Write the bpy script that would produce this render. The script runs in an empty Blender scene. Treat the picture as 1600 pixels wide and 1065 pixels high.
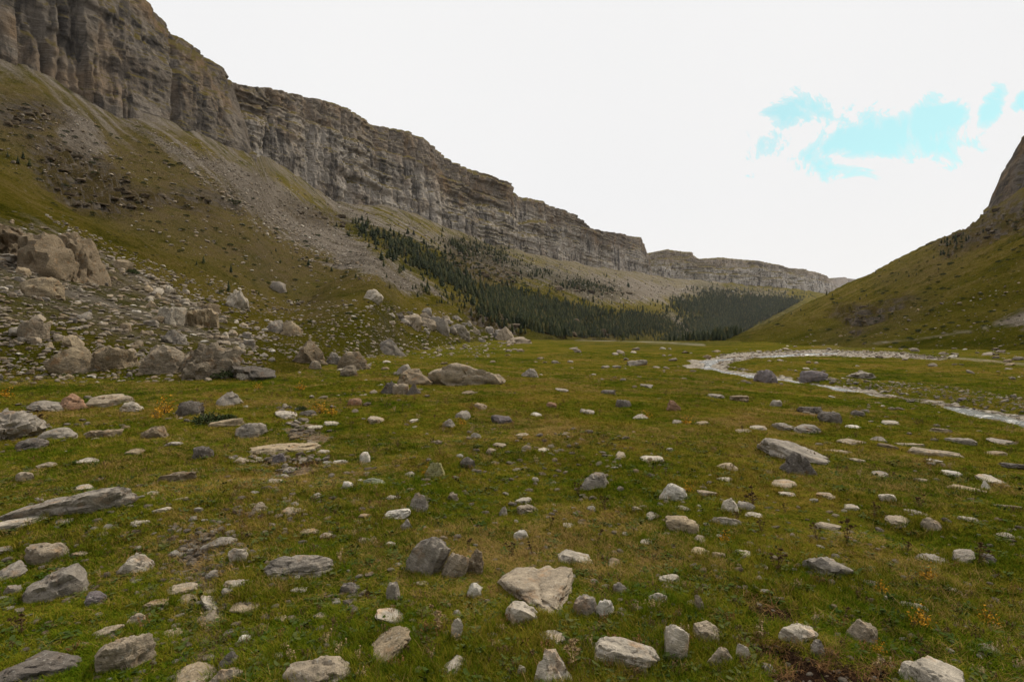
import bpy, bmesh, math, random
import numpy as np
from mathutils import Vector

# ------------------------------------------------------------------ camera, sky, sun, exposure
EYE = 1.62            # eye height above the turf under the camera
FOC = 888.0           # focal length in photo pixels (1600 wide)
HOR = 520.0           # row of the true horizon
scene = bpy.context.scene
C = scene.collection
cam_d = bpy.data.cameras.new('camera'); cam = bpy.data.objects.new('camera', cam_d); C.objects.link(cam)
cam.location = (0, 0, EYE); cam.rotation_euler = (math.radians(90), 0, 0)
cam_d.sensor_width = 36; cam_d.lens = 36 * FOC / 1600; cam_d.shift_y = -(532.5 - HOR) / 1600
cam_d.clip_start = 0.05; cam_d.clip_end = 60000
scene.camera = cam

SUN_EL, SUN_AZ = math.radians(48), math.radians(40)     # azimuth clockwise from +Y (view direction)
world = bpy.data.worlds.new('World'); scene.world = world; world.use_nodes = True
sun_d = bpy.data.lights.new('sun', 'SUN'); sun_d.energy = 3.1; sun_d.angle = math.radians(11); sun_d.color = (1, 0.91, 0.76)
sun = bpy.data.objects.new('sun', sun_d); C.objects.link(sun)
sd = Vector((math.sin(SUN_AZ) * math.cos(SUN_EL), math.cos(SUN_AZ) * math.cos(SUN_EL), math.sin(SUN_EL)))
sun.rotation_euler = sd.to_track_quat('Z', 'Y').to_euler()
sun.location = (0, 0, 300)
vs = scene.view_settings
vs.view_transform = 'Standard'; vs.look = 'None'; vs.exposure = 0.07; vs.gamma = 1.0; vs.use_curve_mapping = False

random.seed(7)
RNG = np.random.default_rng(11)

# ------------------------------------------------------------------ node helpers
class NT:
    def __init__(s, tree):
        s.t = tree; s.n = tree.nodes; s.l = tree.links
    def node(s, typ, **kw):
        nd = s.n.new(typ)
        for k, v in kw.items():
            if k.startswith('i_'):
                key = k[2:]
                key = int(key) if key.isdigit() else key.replace('_', ' ')
                s.set(nd.inputs[key], v)
            else:
                setattr(nd, k, v)
        return nd
    def set(s, sock, v):
        if isinstance(v, bpy.types.NodeSocket): s.l.new(v, sock)
        else: sock.default_value = v
    def math(s, op, a, b=0.0, c=None, clamp=False):
        nd = s.n.new('ShaderNodeMath'); nd.operation = op; nd.use_clamp = clamp
        s.set(nd.inputs[0], a); s.set(nd.inputs[1], b)
        if c is not None: s.set(nd.inputs[2], c)
        return nd.outputs[0]
    def vmath(s, op, a, b=None):
        nd = s.n.new('ShaderNodeVectorMath'); nd.operation = op
        s.set(nd.inputs[0], a)
        if b is not None: s.set(nd.inputs[1], b)
        return nd.outputs['Value' if op in ('DOT_PRODUCT', 'LENGTH', 'DISTANCE') else 'Vector']
    def mix(s, f, a, b, blend='MIX'):
        nd = s.n.new('ShaderNodeMix'); nd.data_type = 'RGBA'; nd.blend_type = blend; nd.clamp_factor = True
        s.set(nd.inputs[0], f)
        for i, v in ((6, a), (7, b)):
            if isinstance(v, tuple): v = (*v[:3], 1)
            s.set(nd.inputs[i], v)
        return nd.outputs[2]
    def noise(s, vec, scale, detail=4, rough=0.55, dist=0.0):
        nd = s.n.new('ShaderNodeTexNoise')
        if vec is not None: s.set(nd.inputs['Vector'], vec)
        nd.inputs['Scale'].default_value = scale; nd.inputs['Detail'].default_value = detail
        nd.inputs['Roughness'].default_value = rough; nd.inputs['Distortion'].default_value = dist
        return nd.outputs[0]
    def vor(s, vec, scale, feature='F1', out='Distance', rnd=1.0):
        nd = s.n.new('ShaderNodeTexVoronoi'); nd.feature = feature
        s.set(nd.inputs['Vector'], vec); nd.inputs['Scale'].default_value = scale
        nd.inputs['Randomness'].default_value = rnd
        return nd.outputs[out]
    def ramp(s, f, stops, interp='LINEAR'):
        nd = s.n.new('ShaderNodeValToRGB'); nd.color_ramp.interpolation = interp
        cr = nd.color_ramp
        while len(cr.elements) < len(stops): cr.elements.new(0.5)
        for e, (p, c) in zip(cr.elements, stops):
            e.position = p; e.color = (c, c, c, 1) if isinstance(c, (int, float)) else (*c, 1)
        s.set(nd.inputs[0], f)
        return nd.outputs[0]
    def mul(s, vec, xyz):
        return s.vmath('MULTIPLY', vec, xyz)
    def attr(s, name):
        nd = s.n.new('ShaderNodeAttribute'); nd.attribute_name = name
        return nd.outputs['Fac']

def new_mat(name):
    m = bpy.data.materials.new(name); m.use_nodes = True
    nt = NT(m.node_tree); nt.n.clear()
    out = nt.node('ShaderNodeOutputMaterial')
    b = nt.node('ShaderNodeBsdfPrincipled'); b.inputs['Roughness'].default_value = 0.9
    b.inputs['Specular IOR Level'].default_value = 0.15
    nt.l.new(b.outputs[0], out.inputs[0])
    return m, nt, b
def bump(nt, b, h, dist, strength=1.0):
    nd = nt.node('ShaderNodeBump'); nd.inputs['Distance'].default_value = dist; nd.inputs['Strength'].default_value = strength
    nt.set(nd.inputs['Height'], h); nt.l.new(nd.outputs[0], b.inputs['Normal'])

def build_world():
    nt = NT(world.node_tree); nt.n.clear()
    out = nt.node('ShaderNodeOutputWorld')
    sky = nt.node('ShaderNodeTexSky'); sky.sky_type = 'NISHITA'; sky.sun_disc = False
    sky.sun_elevation = SUN_EL; sky.sun_rotation = SUN_AZ
    tc = nt.node('ShaderNodeTexCoord').outputs['Generated']
    # overcast deck: bright even cloud, torn open in places where the blue shows through
    sep = nt.node('ShaderNodeSeparateXYZ'); nt.l.new(tc, sep.inputs[0])
    yc = nt.math('MAXIMUM', sep.outputs[1], 0.1)
    cmb = nt.node('ShaderNodeCombineXYZ'); nt.l.new(nt.math('DIVIDE', sep.outputs[0], yc), cmb.inputs[0]); nt.l.new(nt.math('DIVIDE', sep.outputs[2], yc), cmb.inputs[1])
    deck = cmb.outputs[0]                                    # bearing and height of a point of the sky to the north
    def ell(ppx, ppy, ang, a, b):
        p = nt.vmath('SUBTRACT', deck, ((ppx - 800) / FOC, (HOR - ppy) / FOC, 0))
        ca, sa = math.cos(ang), math.sin(ang)
        u = nt.math('DIVIDE', nt.vmath('DOT_PRODUCT', p, (ca, sa, 0)), a / FOC)
        v = nt.math('DIVIDE', nt.vmath('DOT_PRODUCT', p, (-sa, ca, 0)), b / FOC)
        return nt.math('SUBTRACT', 1.0, nt.math('SQRT', nt.math('ADD', nt.math('MULTIPLY', u, u), nt.math('MULTIPLY', v, v))))
    m = None
    for e in ((1355, 222, 0.10, 165, 50), (1245, 176, -0.1, 60, 34), (1450, 192, 0.35, 90, 42), (1548, 170, 1.0, 36, 22), (1602, 158, 0.5, 30, 16)):
        q = ell(*e); m = q if m is None else nt.math('MAXIMUM', m, q)
    torn = nt.math('SUBTRACT', nt.noise(deck, 11.0, 10, 0.68, 0.7), 0.5)
    m = nt.math('ADD', m, nt.math('MULTIPLY', torn, 3.6))
    gap = nt.math('MULTIPLY', nt.ramp(m, [(0.08, 0.0), (0.20, 0.6), (0.5, 1.0)]), 0.75)
    gap = nt.math('MULTIPLY', gap, nt.ramp(sep.outputs[1], [(0.2, 0.0), (0.4, 1.0)]))
    cl = nt.noise(tc, 2.0, 4, 0.5)
    cloud = nt.mix(cl, (0.835, 0.835, 0.84), (0.885, 0.88, 0.875))
    hz = nt.ramp(sep.outputs[2], [(0.06, 1.0), (0.22, 0.0)])
    cloud = nt.mix(nt.math('MULTIPLY', hz, 0.35), cloud, (0.93, 0.89, 0.83))
    b1 = nt.node('ShaderNodeBackground', i_Strength=0.15)
    nt.l.new(nt.mix(1.0, sky.outputs[0], (0.46, 0.86, 0.70), 'MULTIPLY'), b1.inputs[0])
    b2 = nt.node('ShaderNodeBackground', i_Strength=1.0); nt.l.new(cloud, b2.inputs[0])
    mx = nt.node('ShaderNodeMixShader'); nt.l.new(gap, mx.inputs[0]); nt.l.new(b2.outputs[0], mx.inputs[1]); nt.l.new(b1.outputs[0], mx.inputs[2])
    nt.l.new(mx.outputs[0], out.inputs[0])
build_world()

# ------------------------------------------------------------------ numpy noise
def _hash(a, b, c):
    n = (a.astype(np.uint32) * np.uint32(374761393) + b.astype(np.uint32) * np.uint32(668265263) + c.astype(np.uint32) * np.uint32(2246822519))
    n = (n ^ (n >> np.uint32(13))) * np.uint32(1274126177)
    n = n ^ (n >> np.uint32(16))
    return (n & np.uint32(0xFFFFFF)).astype(np.float32) / np.float32(0x800000) - 1
def vnoise(x, y, z=0.0):
    x, y, z = np.broadcast_arrays(np.asarray(x, np.float64), np.asarray(y, np.float64), np.asarray(z, np.float64))
    xi, yi, zi = np.floor(x), np.floor(y), np.floor(z)
    fx, fy, fz = x - xi, y - yi, z - zi
    xi, yi, zi = xi.astype(np.int64), yi.astype(np.int64), zi.astype(np.int64)
    q = lambda t: t * t * t * (t * (t * 6 - 15) + 10)
    u, v, w = q(fx), q(fy), q(fz)
    r = 0
    for dz in (0, 1):
        wz = w if dz else 1 - w
        for dy in (0, 1):
            wy = v if dy else 1 - v
            a = _hash(xi, yi + dy, zi + dz); b = _hash(xi + 1, yi + dy, zi + dz)
            r = r + wz * wy * (a + (b - a) * u)
    return r
def fbm(x, y, z=0.0, o=4, g=0.5):
    s, a, f, t = 0, 1.0, 1.0, 0
    for i in range(o):
        s = s + a * vnoise(np.asarray(x) * f + 17.3 * i, np.asarray(y) * f + 5.1 * i, np.asarray(z) * f + 9.7 * i)
        t += a; a *= g; f *= 2.03
    return s / t * 1.5
def sstep(a, b, x):
    t = np.clip((x - a) / (b - a), 0, 1); return t * t * (3 - 2 * t)
def tab(px, pts):
    p = np.array(pts, float); return np.interp(px, p[:, 0], p[:, 1])
def smooth1(a, n, axis=0):
    k = np.ones(n) / n; h = n // 2
    pad = [(0, 0)] * a.ndim; pad[axis] = (h, h)
    b = np.pad(a, pad, mode='edge')
    return np.apply_along_axis(lambda v: np.convolve(v, k, mode='valid'), axis, b)
def inpoly(px, py, poly):
    r = np.zeros(px.shape, bool); n = len(poly)
    for i in range(n):
        x0, y0 = poly[i]; x1, y1 = poly[(i + 1) % n]
        if y0 == y1: continue
        c = ((y0 > py) != (y1 > py)) & (px < (x1 - x0) * (py - y0) / (y1 - y0) + x0)
        r ^= c
    return r
def polydist(px, py, poly, closed=True):
    d = np.full(px.shape, 1e9); n = len(poly)
    for i in range(n if closed else n - 1):
        x0, y0 = poly[i]; x1, y1 = poly[(i + 1) % n]
        L = (x1 - x0) ** 2 + (y1 - y0) ** 2 + 1e-9
        t = np.clip(((px - x0) * (x1 - x0) + (py - y0) * (y1 - y0)) / L, 0, 1)
        d = np.minimum(d, np.hypot(px - x0 - t * (x1 - x0), py - y0 - t * (y1 - y0)))
    return d
def soft(px, py, poly, w):
    """1 inside, 0 outside, soft over w pixels"""
    d = polydist(px, py, poly); s = np.where(inpoly(px, py, poly), d, -d)
    return np.clip(s / w * 0.5 + 0.5, 0, 1)

# ------------------------------------------------------------------ object helpers
def tag(o, label=None, cat=None, group=None, kind=None):
    if label: o['label'] = label
    if cat: o['category'] = cat
    if group: o['group'] = group
    if kind: o['kind'] = kind
    return o
def mesh_np(name, V, F, smooth=True):
    V = np.ascontiguousarray(V, np.float32); F = np.ascontiguousarray(F, np.int32)
    me = bpy.data.meshes.new(name); k = F.shape[1]
    me.vertices.add(len(V)); me.vertices.foreach_set('co', V.ravel())
    me.loops.add(F.size); me.loops.foreach_set('vertex_index', F.ravel())
    me.polygons.add(len(F)); me.polygons.foreach_set('loop_start', np.arange(0, F.size, k, dtype=np.int32))
    if smooth: me.polygons.foreach_set('use_smooth', np.ones(len(F), bool))
    me.update(calc_edges=True); me.validate()
    return me
def add_attr(me, name, a):
    at = me.attributes.new(name, 'FLOAT', 'POINT'); at.data.foreach_set('value', np.ascontiguousarray(a, np.float32).ravel())
def obj(name, me, mat=None, parent=None, loc=(0, 0, 0), coll=None):
    o = bpy.data.objects.new(name, me); (coll or C).objects.link(o)
    if mat and me and not me.materials: me.materials.append(mat)
    if parent: o.parent = parent
    o.location = loc
    return o

# ------------------------------------------------------------------ the valley floor and slopes
def floor_drop(x, y):
    q = 0.8 * x + 0.45 * y
    return 1.35 * sstep(4, 30, q) + 0.9 * sstep(35, 220, y)
def floor_hit(px, row):
    k = (np.asarray(px, float) - 800) / FOC; e = (np.asarray(row, float) - HOR) / FOC
    y = EYE / e
    for _ in range(40): y = 0.5 * y + 0.5 * (EYE + floor_drop(k * y, y)) / e
    return k * y, y
STEP = 4.0
PX = np.arange(-760, 2361, STEP); K = (PX - 800) / FOC; NC = len(PX)
toe_row = tab(PX, [(-760, 640), (-300, 605), (0, 592), (200, 592), (400, 590), (480, 575), (560, 560), (640, 548), (700, 541), (760, 535), (820, 532), (900, 531.5), (1000, 532), (1100, 531.5), (1140, 532), (1200, 537), (1300, 542), (1400, 547), (1500, 551), (1600, 555), (1800, 562), (2360, 575)])
_, toe_y = floor_hit(PX, toe_row); toe_z = EYE - (toe_row - HOR) / FOC * toe_y
bdep = tab(PX, [(-760, 164), (-300, 212), (0, 264), (236, 325), (304, 350), (372, 380), (402, 404), (424, 560), (528, 665), (603, 740), (657, 800), (721, 907), (772, 1000), (822, 1120), (940, 1553), (1003, 1900), (1030, 2080), (1138, 2250), (1239, 2600), (1290, 2950), (1340, 3300), (2360, 3300)])
BROW = [(-760, -151), (-300, 1), (0, 101), (54, 115), (101, 142), (149, 166), (189, 189), (236, 193), (304, 209), (372, 236), (405, 243), (449, 263), (528, 317), (603, 322), (657, 336), (721, 360), (772, 380), (822, 394), (940, 416), (1003, 425), (1050, 435), (1138, 440), (1239, 449), (1290, 457), (1340, 470), (2360, 520)]
brow = tab(PX, BROW)
zrow = lambda row, y: EYE + (HOR - row) / FOC * y
bz = zrow(brow, bdep)
g = lambda w: 0.55 * w + 0.45 * w * w
kn = {}
for i, w in ((2, 0.2), (3, 0.38), (4, 0.65)):
    kn[i] = [toe_y + (bdep - toe_y) * w, toe_z + (bz - toe_z) * g(w)]
# near fan on the left with its crest
cy = tab(PX, [(-760, 70), (-300, 80), (0, 95), (180, 100), (300, 105), (440, 118), (560, 150), (2360, 150)])
cr = tab(PX, [(-760, -40), (-300, 110), (0, 255), (100, 312), (180, 355), (300, 412), (440, 478), (560, 512), (2360, 512)])
cz = zrow(cr, cy)
L = 1 - sstep(430, 600, PX)
d3y, d3z = cy * 1.3, cz - 2.0
m4y, m4z = d3y + 0.5 * (bdep - d3y), d3z + 0.43 * (bz - d3z)
for i, (yy, zz) in ((2, (cy, cz)), (3, (d3y, d3z)), (4, (m4y, m4z))):
    kn[i] = [kn[i][0] * (1 - L) + yy * L, kn[i][1] * (1 - L) + zz * L]
# forest foot beyond the meadow edge
fy = tab(PX, [(700, 330), (850, 430), (900, 500), (1000, 720), (1060, 1000), (1130, 1500), (1400, 1700)])
fz = zrow(tab(PX, [(700, 524), (850, 524), (1000, 530), (1130, 531)]), fy)
A = sstep(800, 900, PX) * (PX < 1180)
a2y, a2z = toe_y * 1.12, toe_z - 0.6
a3y, a3z = (a2y + fy) / 2, np.minimum(toe_z, fz) - 9
for i, (yy, zz) in ((2, (a2y, a2z)), (3, (a3y, a3z)), (4, (fy, fz))):
    kn[i] = [kn[i][0] * (1 - A) + yy * A, kn[i][1] * (1 - A) + zz * A]
# right hillside
ry = tab(PX, [(1100, 980), (1190, 900), (1250, 800), (1400, 600), (1600, 430), (1800, 330), (2360, 230)])
RROW = [(1100, 545), (1140, 530), (1190, 509), (1250, 479), (1310, 449), (1350, 431), (1400, 403), (1450, 376), (1500, 350), (1545, 324), (1600, 285), (1800, 180), (2360, -60)]
rz = zrow(tab(PX, RROW), ry)
B = sstep(1120, 1150, PX)
far = np.where(PX > 1345, 1.0, 0.0)
r5y, r5z = ry * 3.2, rz - 90
bdep2 = bdep * (1 - far) + r5y * far; bz2 = bz * (1 - far) + r5z * far
for i, (yy, zz) in ((2, (ry, rz)), (3, (ry * 1.22, rz - 35)), (4, (ry * 1.6, rz - 75))):
    kn[i] = [kn[i][0] * (1 - B) + yy * B, kn[i][1] * (1 - B) + zz * B]
bdep, bz = bdep2, bz2
KY = [np.maximum(0.9 / np.sqrt(1 + K * K), 0.05), toe_y, kn[2][0], kn[3][0], kn[4][0], bdep, bdep * 1.22]
KZ = [np.zeros(NC), toe_z, kn[2][1], kn[3][1], kn[4][1], bz, bz + 10]
for i in range(1, 7):
    KY[i] = smooth1(KY[i], 7); KZ[i] = smooth1(KZ[i], 7)
NR = [230, 110, 22, 60, 90, 6]
ys, zs, sg = [], [], []
for s, n in enumerate(NR):
    for j in range(n):
        t = j / n
        if s == 0:
            y = KY[0] * (KY[1] / KY[0]) ** t; x = K * y
            z = -floor_drop(x, y)
        else:
            if s in (1, 4): y = KY[s] * (KY[s + 1] / KY[s]) ** t; tt = (y - KY[s]) / (KY[s + 1] - KY[s])
            else: y = KY[s] + (KY[s + 1] - KY[s]) * t; tt = t
            if s == 1: tt = np.where(PX > 1140, 0.8 * tt + 0.2 * tt * tt, 0.75 * tt + 0.25 * tt * tt)
            z = KZ[s] + (KZ[s + 1] - KZ[s]) * tt
        ys.append(y); zs.append(z); sg.append(s)
ys.append(KY[6]); zs.append(KZ[6]); sg.append(5)
Y = np.array(ys).T; Z = np.array(zs).T; SEG = np.array(sg); NRING = Y.shape[1]      # (col, ring)
R0 = NR[0]
Zs = smooth1(Z, 11, 1); wS = sstep(R0 - 25, R0 + 5, np.arange(NRING))[None, :]
Z = Z * (1 - wS) + Zs * wS
X = K[:, None] * Y
R = np.hypot(X, Y)
ROW = lambda: HOR - (Z - EYE) / Y * FOC
PXg = np.repeat(PX[:, None], NRING, 1)
AX = np.array((0.452, 0.892)); NX = np.array((-0.892, 0.452))
Tc = X * AX[0] + Y * AX[1]; Sc = X * NX[0] + Y * NX[1]
hill = sstep(R0 - 12, R0 + 30, np.arange(NRING))[None, :] * np.ones((NC, 1))
# relief
Z = Z + hill * sstep(40, 160, R) * 3.2 * fbm(X / 70, Y / 70, 1.0, 4)
Z = Z + hill * sstep(20, 60, R) * 0.75 * fbm(X / 14, Y / 14, 2.0, 4)
Z = Z + hill * sstep(30, 110, R) * 0.55 * fbm(X / 6.5, Y / 6.5, 21.0, 4)
Z = Z + hill * sstep(60, 140, R) * 0.28 * np.sin((Z + 0.8 * fbm(X / 18, Y / 18, 22.0, 3)) * 2.6) * (0.5 + fbm(X / 40, Y / 40, 23.0, 2))
Z = Z + hill * sstep(130, 330, R) * 2.4 * fbm(Tc / 22, Sc / 160, 3.0, 3)
Z = Z + (1 - hill * 0.3) * (0.22 * sstep(6, 40, R)) * fbm(X / 13, Y / 13, 4.0, 3)
Z = Z + 0.075 * sstep(1, 4, R) * fbm(X / 1.7, Y / 1.7, 5.0, 3) + 0.022 * fbm(X / 0.4, Y / 0.4, 6.0, 3)
# river: gravel bed cut into the meadow
RIV_PX = [(1760, 680), (1680, 663), (1600, 647), (1540, 637.5), (1480, 628.5), (1420, 620), (1370, 613), (1320, 604), (1280, 597), (1235, 590), (1190, 584), (1150, 579), (1118, 573), (1103, 567), (1112, 561), (1140, 556), (1180, 553.5), (1240, 551), (1310, 549)]
rvx, rvy = floor_hit([p[0] for p in RIV_PX], [p[1] for p in RIV_PX])
RIV = list(zip(rvx, rvy))
row0 = ROW()
near = (R < 260) & (X > -30)
dr = np.full(X.shape, 1e3); dr[near] = polydist(X[near], Y[near], RIV, False)
dr = dr + 0.9 * fbm(X / 3.0, Y / 3.0, 7.0, 3)
wid = 0.95 + 0.013 * R
bed = 1 - sstep(wid * 0.55, wid * 1.9, dr)
BAR = [[(1093, 566), (1128, 553), (1180, 549), (1290, 546), (1400, 549), (1490, 558), (1470, 561), (1330, 556), (1250, 555), (1170, 560), (1130, 569)],
       [(1290, 599), (1400, 611), (1500, 629), (1600, 646), (1700, 668), (1700, 684), (1600, 661), (1500, 641), (1400, 623), (1300, 605)]]
wob = 2.0 * fbm(X / 5, Y / 5, 8.0, 3)
bar = np.maximum(soft(PXg, row0 + wob, BAR[0], 2.0), 0.9 * soft(PXg + 6 * wob, row0 + wob, BAR[1], 6.0)) * (SEG[None, :] == 0)
Z = Z - 0.42 * np.maximum(bed, 0) * (SEG[None, :] == 0) - 0.45 * sstep(0.3, 0.8, bar) * (1 - bed) * sstep(70, 85, R)
gravel = np.maximum(1 - sstep(wid * 0.75, wid * 1.35, dr), bar * (0.35 + 0.65 * sstep(55, 75, R))) * (SEG[None, :] == 0)
# masks (ground cover of its own, fixed to the ground)
ROWg = ROW()
W1 = 12 * fbm(X / 25, Y / 25, 11.0, 4); W2 = 9 * fbm(X / 25, Y / 25, 12.0, 4)
P, Q = PXg + W1, ROWg + W2
def mk(polys, w):
    m = np.zeros(X.shape)
    for p in polys: m = np.maximum(m, soft(P, Q, p, w))
    return m
SCREE = [[(205, 190), (300, 232), (400, 262), (480, 318), (560, 372), (640, 425), (700, 462), (640, 455), (560, 425), (470, 385), (400, 340), (330, 285), (260, 235)],
         [(95, 165), (150, 190), (170, 235), (130, 260), (95, 225)],
         [(440, 270), (540, 345), (640, 375), (720, 400), (650, 360), (560, 320)],
         [(600, 330), (700, 365), (800, 400), (900, 420), (1000, 432), (1100, 445), (1230, 455), (1230, 463), (1100, 460), (1040, 470), (1000, 474), (930, 470), (860, 450), (800, 430), (700, 395)],
         [(1040, 485), (1062, 492), (1090, 520), (1070, 524), (1045, 500)],
         [(1560, 505), (1600, 488), (1660, 480), (1660, 520), (1600, 515)]]
scree = mk(SCREE, 16)
LEDGE = [[(0, 170), (60, 165), (110, 190), (50, 200), (0, 195)], [(40, 215), (130, 230), (210, 290), (360, 305), (370, 330), (260, 315), (190, 330), (120, 320), (60, 270)], [(440, 315), (530, 335), (540, 355), (480, 345)],
         [(700, 378), (760, 385), (810, 425), (800, 445), (740, 440), (700, 410)], [(860, 438), (960, 452), (1000, 458), (940, 462), (870, 452)],
         [(730, 478), (790, 488), (815, 515), (770, 520), (735, 500)], [(820, 490), (900, 500), (960, 525), (860, 520)],
         [(1455, 380), (1520, 330), (1640, 300), (1640, 350), (1540, 380), (1480, 400)], [(1300, 480), (1420, 470), (1340, 510), (1330, 520)]]
ledge = mk(LEDGE, 12) * (SEG[None, :] > 0)
BROWN = [[(-200, 60), (0, 120), (240, 205), (420, 310), (540, 390), (590, 445), (440, 462), (300, 402), (180, 345), (0, 245), (-200, 150)], [(200, 330), (330, 345), (470, 430), (540, 480), (500, 500), (400, 450), (300, 400), (230, 370)], [(100, 200), (250, 240), (400, 330), (300, 330), (150, 300)],
         [(1290, 530), (1380, 490), (1440, 470), (1400, 500), (1330, 525)], [(1380, 440), (1480, 390), (1560, 360), (1470, 430)]]
brown = mk(BROWN, 30)
GREEN = [[(380, 400), (470, 430), (560, 478), (640, 500), (560, 500), (450, 455)], [(60, 460), (180, 455), (210, 480), (120, 490), (40, 475)], [(380, 540), (470, 570), (600, 560), (700, 545), (800, 560), (640, 580), (460, 590)],
         [(1300, 545), (1450, 520), (1600, 520), (1600, 556), (1450, 552)]]
green = mk(GREEN, 25)
TRACK = [[(1350, 537), (1420, 531), (1480, 523), (1540, 512), (1600, 496), (1680, 480)], [(900, 531), (1000, 534), (1060, 536), (1100, 538)], [(1480, 558), (1540, 563), (1620, 570)]]
track = np.zeros(X.shape)
for t in TRACK: track = np.maximum(track, 1 - np.clip((polydist(PXg, ROWg + 0.15 * W2, t, False)) / 2.2, 0, 1))
track = track * np.clip(0.55 + fbm(X / 9, Y / 9, 19.0, 3), 0.1, 1)
fieldm = mk([[(-200, 300), (0, 330), (90, 350), (180, 410), (270, 450), (340, 485), (420, 530), (385, 592), (-200, 600)]], 25)
green = np.maximum(green, (1 - sstep(R0 + 5, R0 + 70, np.arange(NRING)))[None, :] * 0.85 * (SEG[None, :] > 0))
upper = 0.62 * sstep(0.55, 1.0, (np.arange(NRING) - R0 - 110) / 172.0)[None, :] * (PXg < 1130) * (SEG[None, :] > 1)
FOREST = [[(545, 345), (600, 362), (680, 402), (740, 440), (800, 462), (860, 480), (840, 505), (770, 480), (700, 440), (640, 410), (570, 368)],
          [(760, 450), (830, 466), (900, 480), (1000, 490), (1050, 494), (1085, 530), (1040, 534), (960, 530), (880, 524), (830, 514), (780, 490)],
          [(1060, 472), (1130, 464), (1200, 466), (1252, 470), (1240, 482), (1190, 508), (1140, 530), (1090, 530), (1075, 500)],
          [(700, 375), (760, 385), (800, 405), (780, 412), (720, 395)], [(800, 405), (860, 425), (960, 450), (960, 460), (880, 448), (800, 425)], [(1090, 452), (1150, 455), (1180, 458), (1150, 462), (1090, 462)]]
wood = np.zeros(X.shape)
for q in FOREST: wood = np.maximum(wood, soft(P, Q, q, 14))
# terraces where bedrock breaks through
zz = Z / 4.0 + 0.35 * fbm(X / 40, Y / 40, 13.0, 2)
fr = zz - np.floor(zz); terr = (np.floor(zz) + sstep(0.62, 0.92, fr) - zz) * 4.0
Z = Z + ledge * terr * np.clip(R / 150, 0.25, 1.6) * 1.1 + ledge * sstep(100, 300, R) * 1.6 * fbm(X / 9, Y / 9, Z / 5, 3)
# soil on the footpath and the rooted-up patches
PATH = [(300, 1090), (325, 1010), (335, 940), (300, 870), (330, 830), (400, 775), (470, 725), (500, 690), (455, 655), (440, 630)]
pd = polydist(PXg, row0, PATH, False) / np.clip((row0 - HOR) / 12, 4, 60)
near0 = (SEG[None, :] == 0)
SOIL = [[(1140, 930), (1190, 945), (1250, 950), (1240, 975), (1180, 965)], [(1170, 1000), (1240, 1010), (1310, 1030), (1420, 1040), (1430, 1075), (1240, 1080), (1180, 1040)],
        [(390, 715), (450, 712), (520, 720), (430, 728)], [(545, 905), (600, 925), (560, 940)]]
soil = (1 - sstep(0.3, 1.7, pd + 0.7 * fbm(X / 0.5, Y / 0.5, 14.0, 3))) * 0.9
dug = np.zeros(X.shape)
for p in SOIL: dug = np.maximum(dug, soft(PXg + 10 * fbm(X / 0.3, Y / 0.3, 15.0, 3), row0 + 7 * fbm(X / .3, Y / .3, 16.0, 3), p, 10))
soil = soil * np.clip(0.42 + 1.5 * fbm(X / 1.3, Y / 1.3, 18.0, 3), 0, 1)
soil, dug = soil * near0, dug * near0
Z = Z - 0.03 * soil - 0.05 * dug * (0.6 + fbm(X / 0.12, Y / 0.12, 17.0, 3))

def ground_z(x, y):
    x = np.atleast_1d(np.asarray(x, float)); y = np.atleast_1d(np.asarray(y, float))
    return sample(Z, x, y)
def sample(Gd, x, y):
    c = np.clip(((x / y) * FOC + 800 - PX[0]) / STEP, 0, NC - 1.001)
    c0 = c.astype(int); fr = c - c0; out = np.zeros(len(x))
    order = np.argsort(c0, kind='stable'); cs = c0[order]
    st = np.flatnonzero(np.r_[True, cs[1:] != cs[:-1]]); en = np.r_[st[1:], len(cs)]
    for a, b in zip(st, en):
        ii = order[a:b]; ci = cs[a]
        v0 = np.interp(y[ii], Y[ci], Gd[ci]); v1 = np.interp(y[ii], Y[ci + 1], Gd[ci + 1])
        out[ii] = v0 + (v1 - v0) * fr[ii]
    return out
ROWF = ROW()
def hit(px, row, full=True):
    """first ground point along the ray through a photo pixel"""
    ci = int(np.clip(round((px - PX[0]) / STEP), 0, NC - 1)); r = ROWF[ci]
    i = int(np.argmax(r <= row))
    if i == 0: i = NRING - 1
    a, b = r[i - 1], r[i]; t = 0 if a == b else np.clip((a - row) / (a - b), 0, 1)
    y = Y[ci, i - 1] + (Y[ci, i] - Y[ci, i - 1]) * t
    x = (px - 800) / FOC * y
    return (x, y, float(ground_z(x, y)[0])) if full else (x, y)

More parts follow.
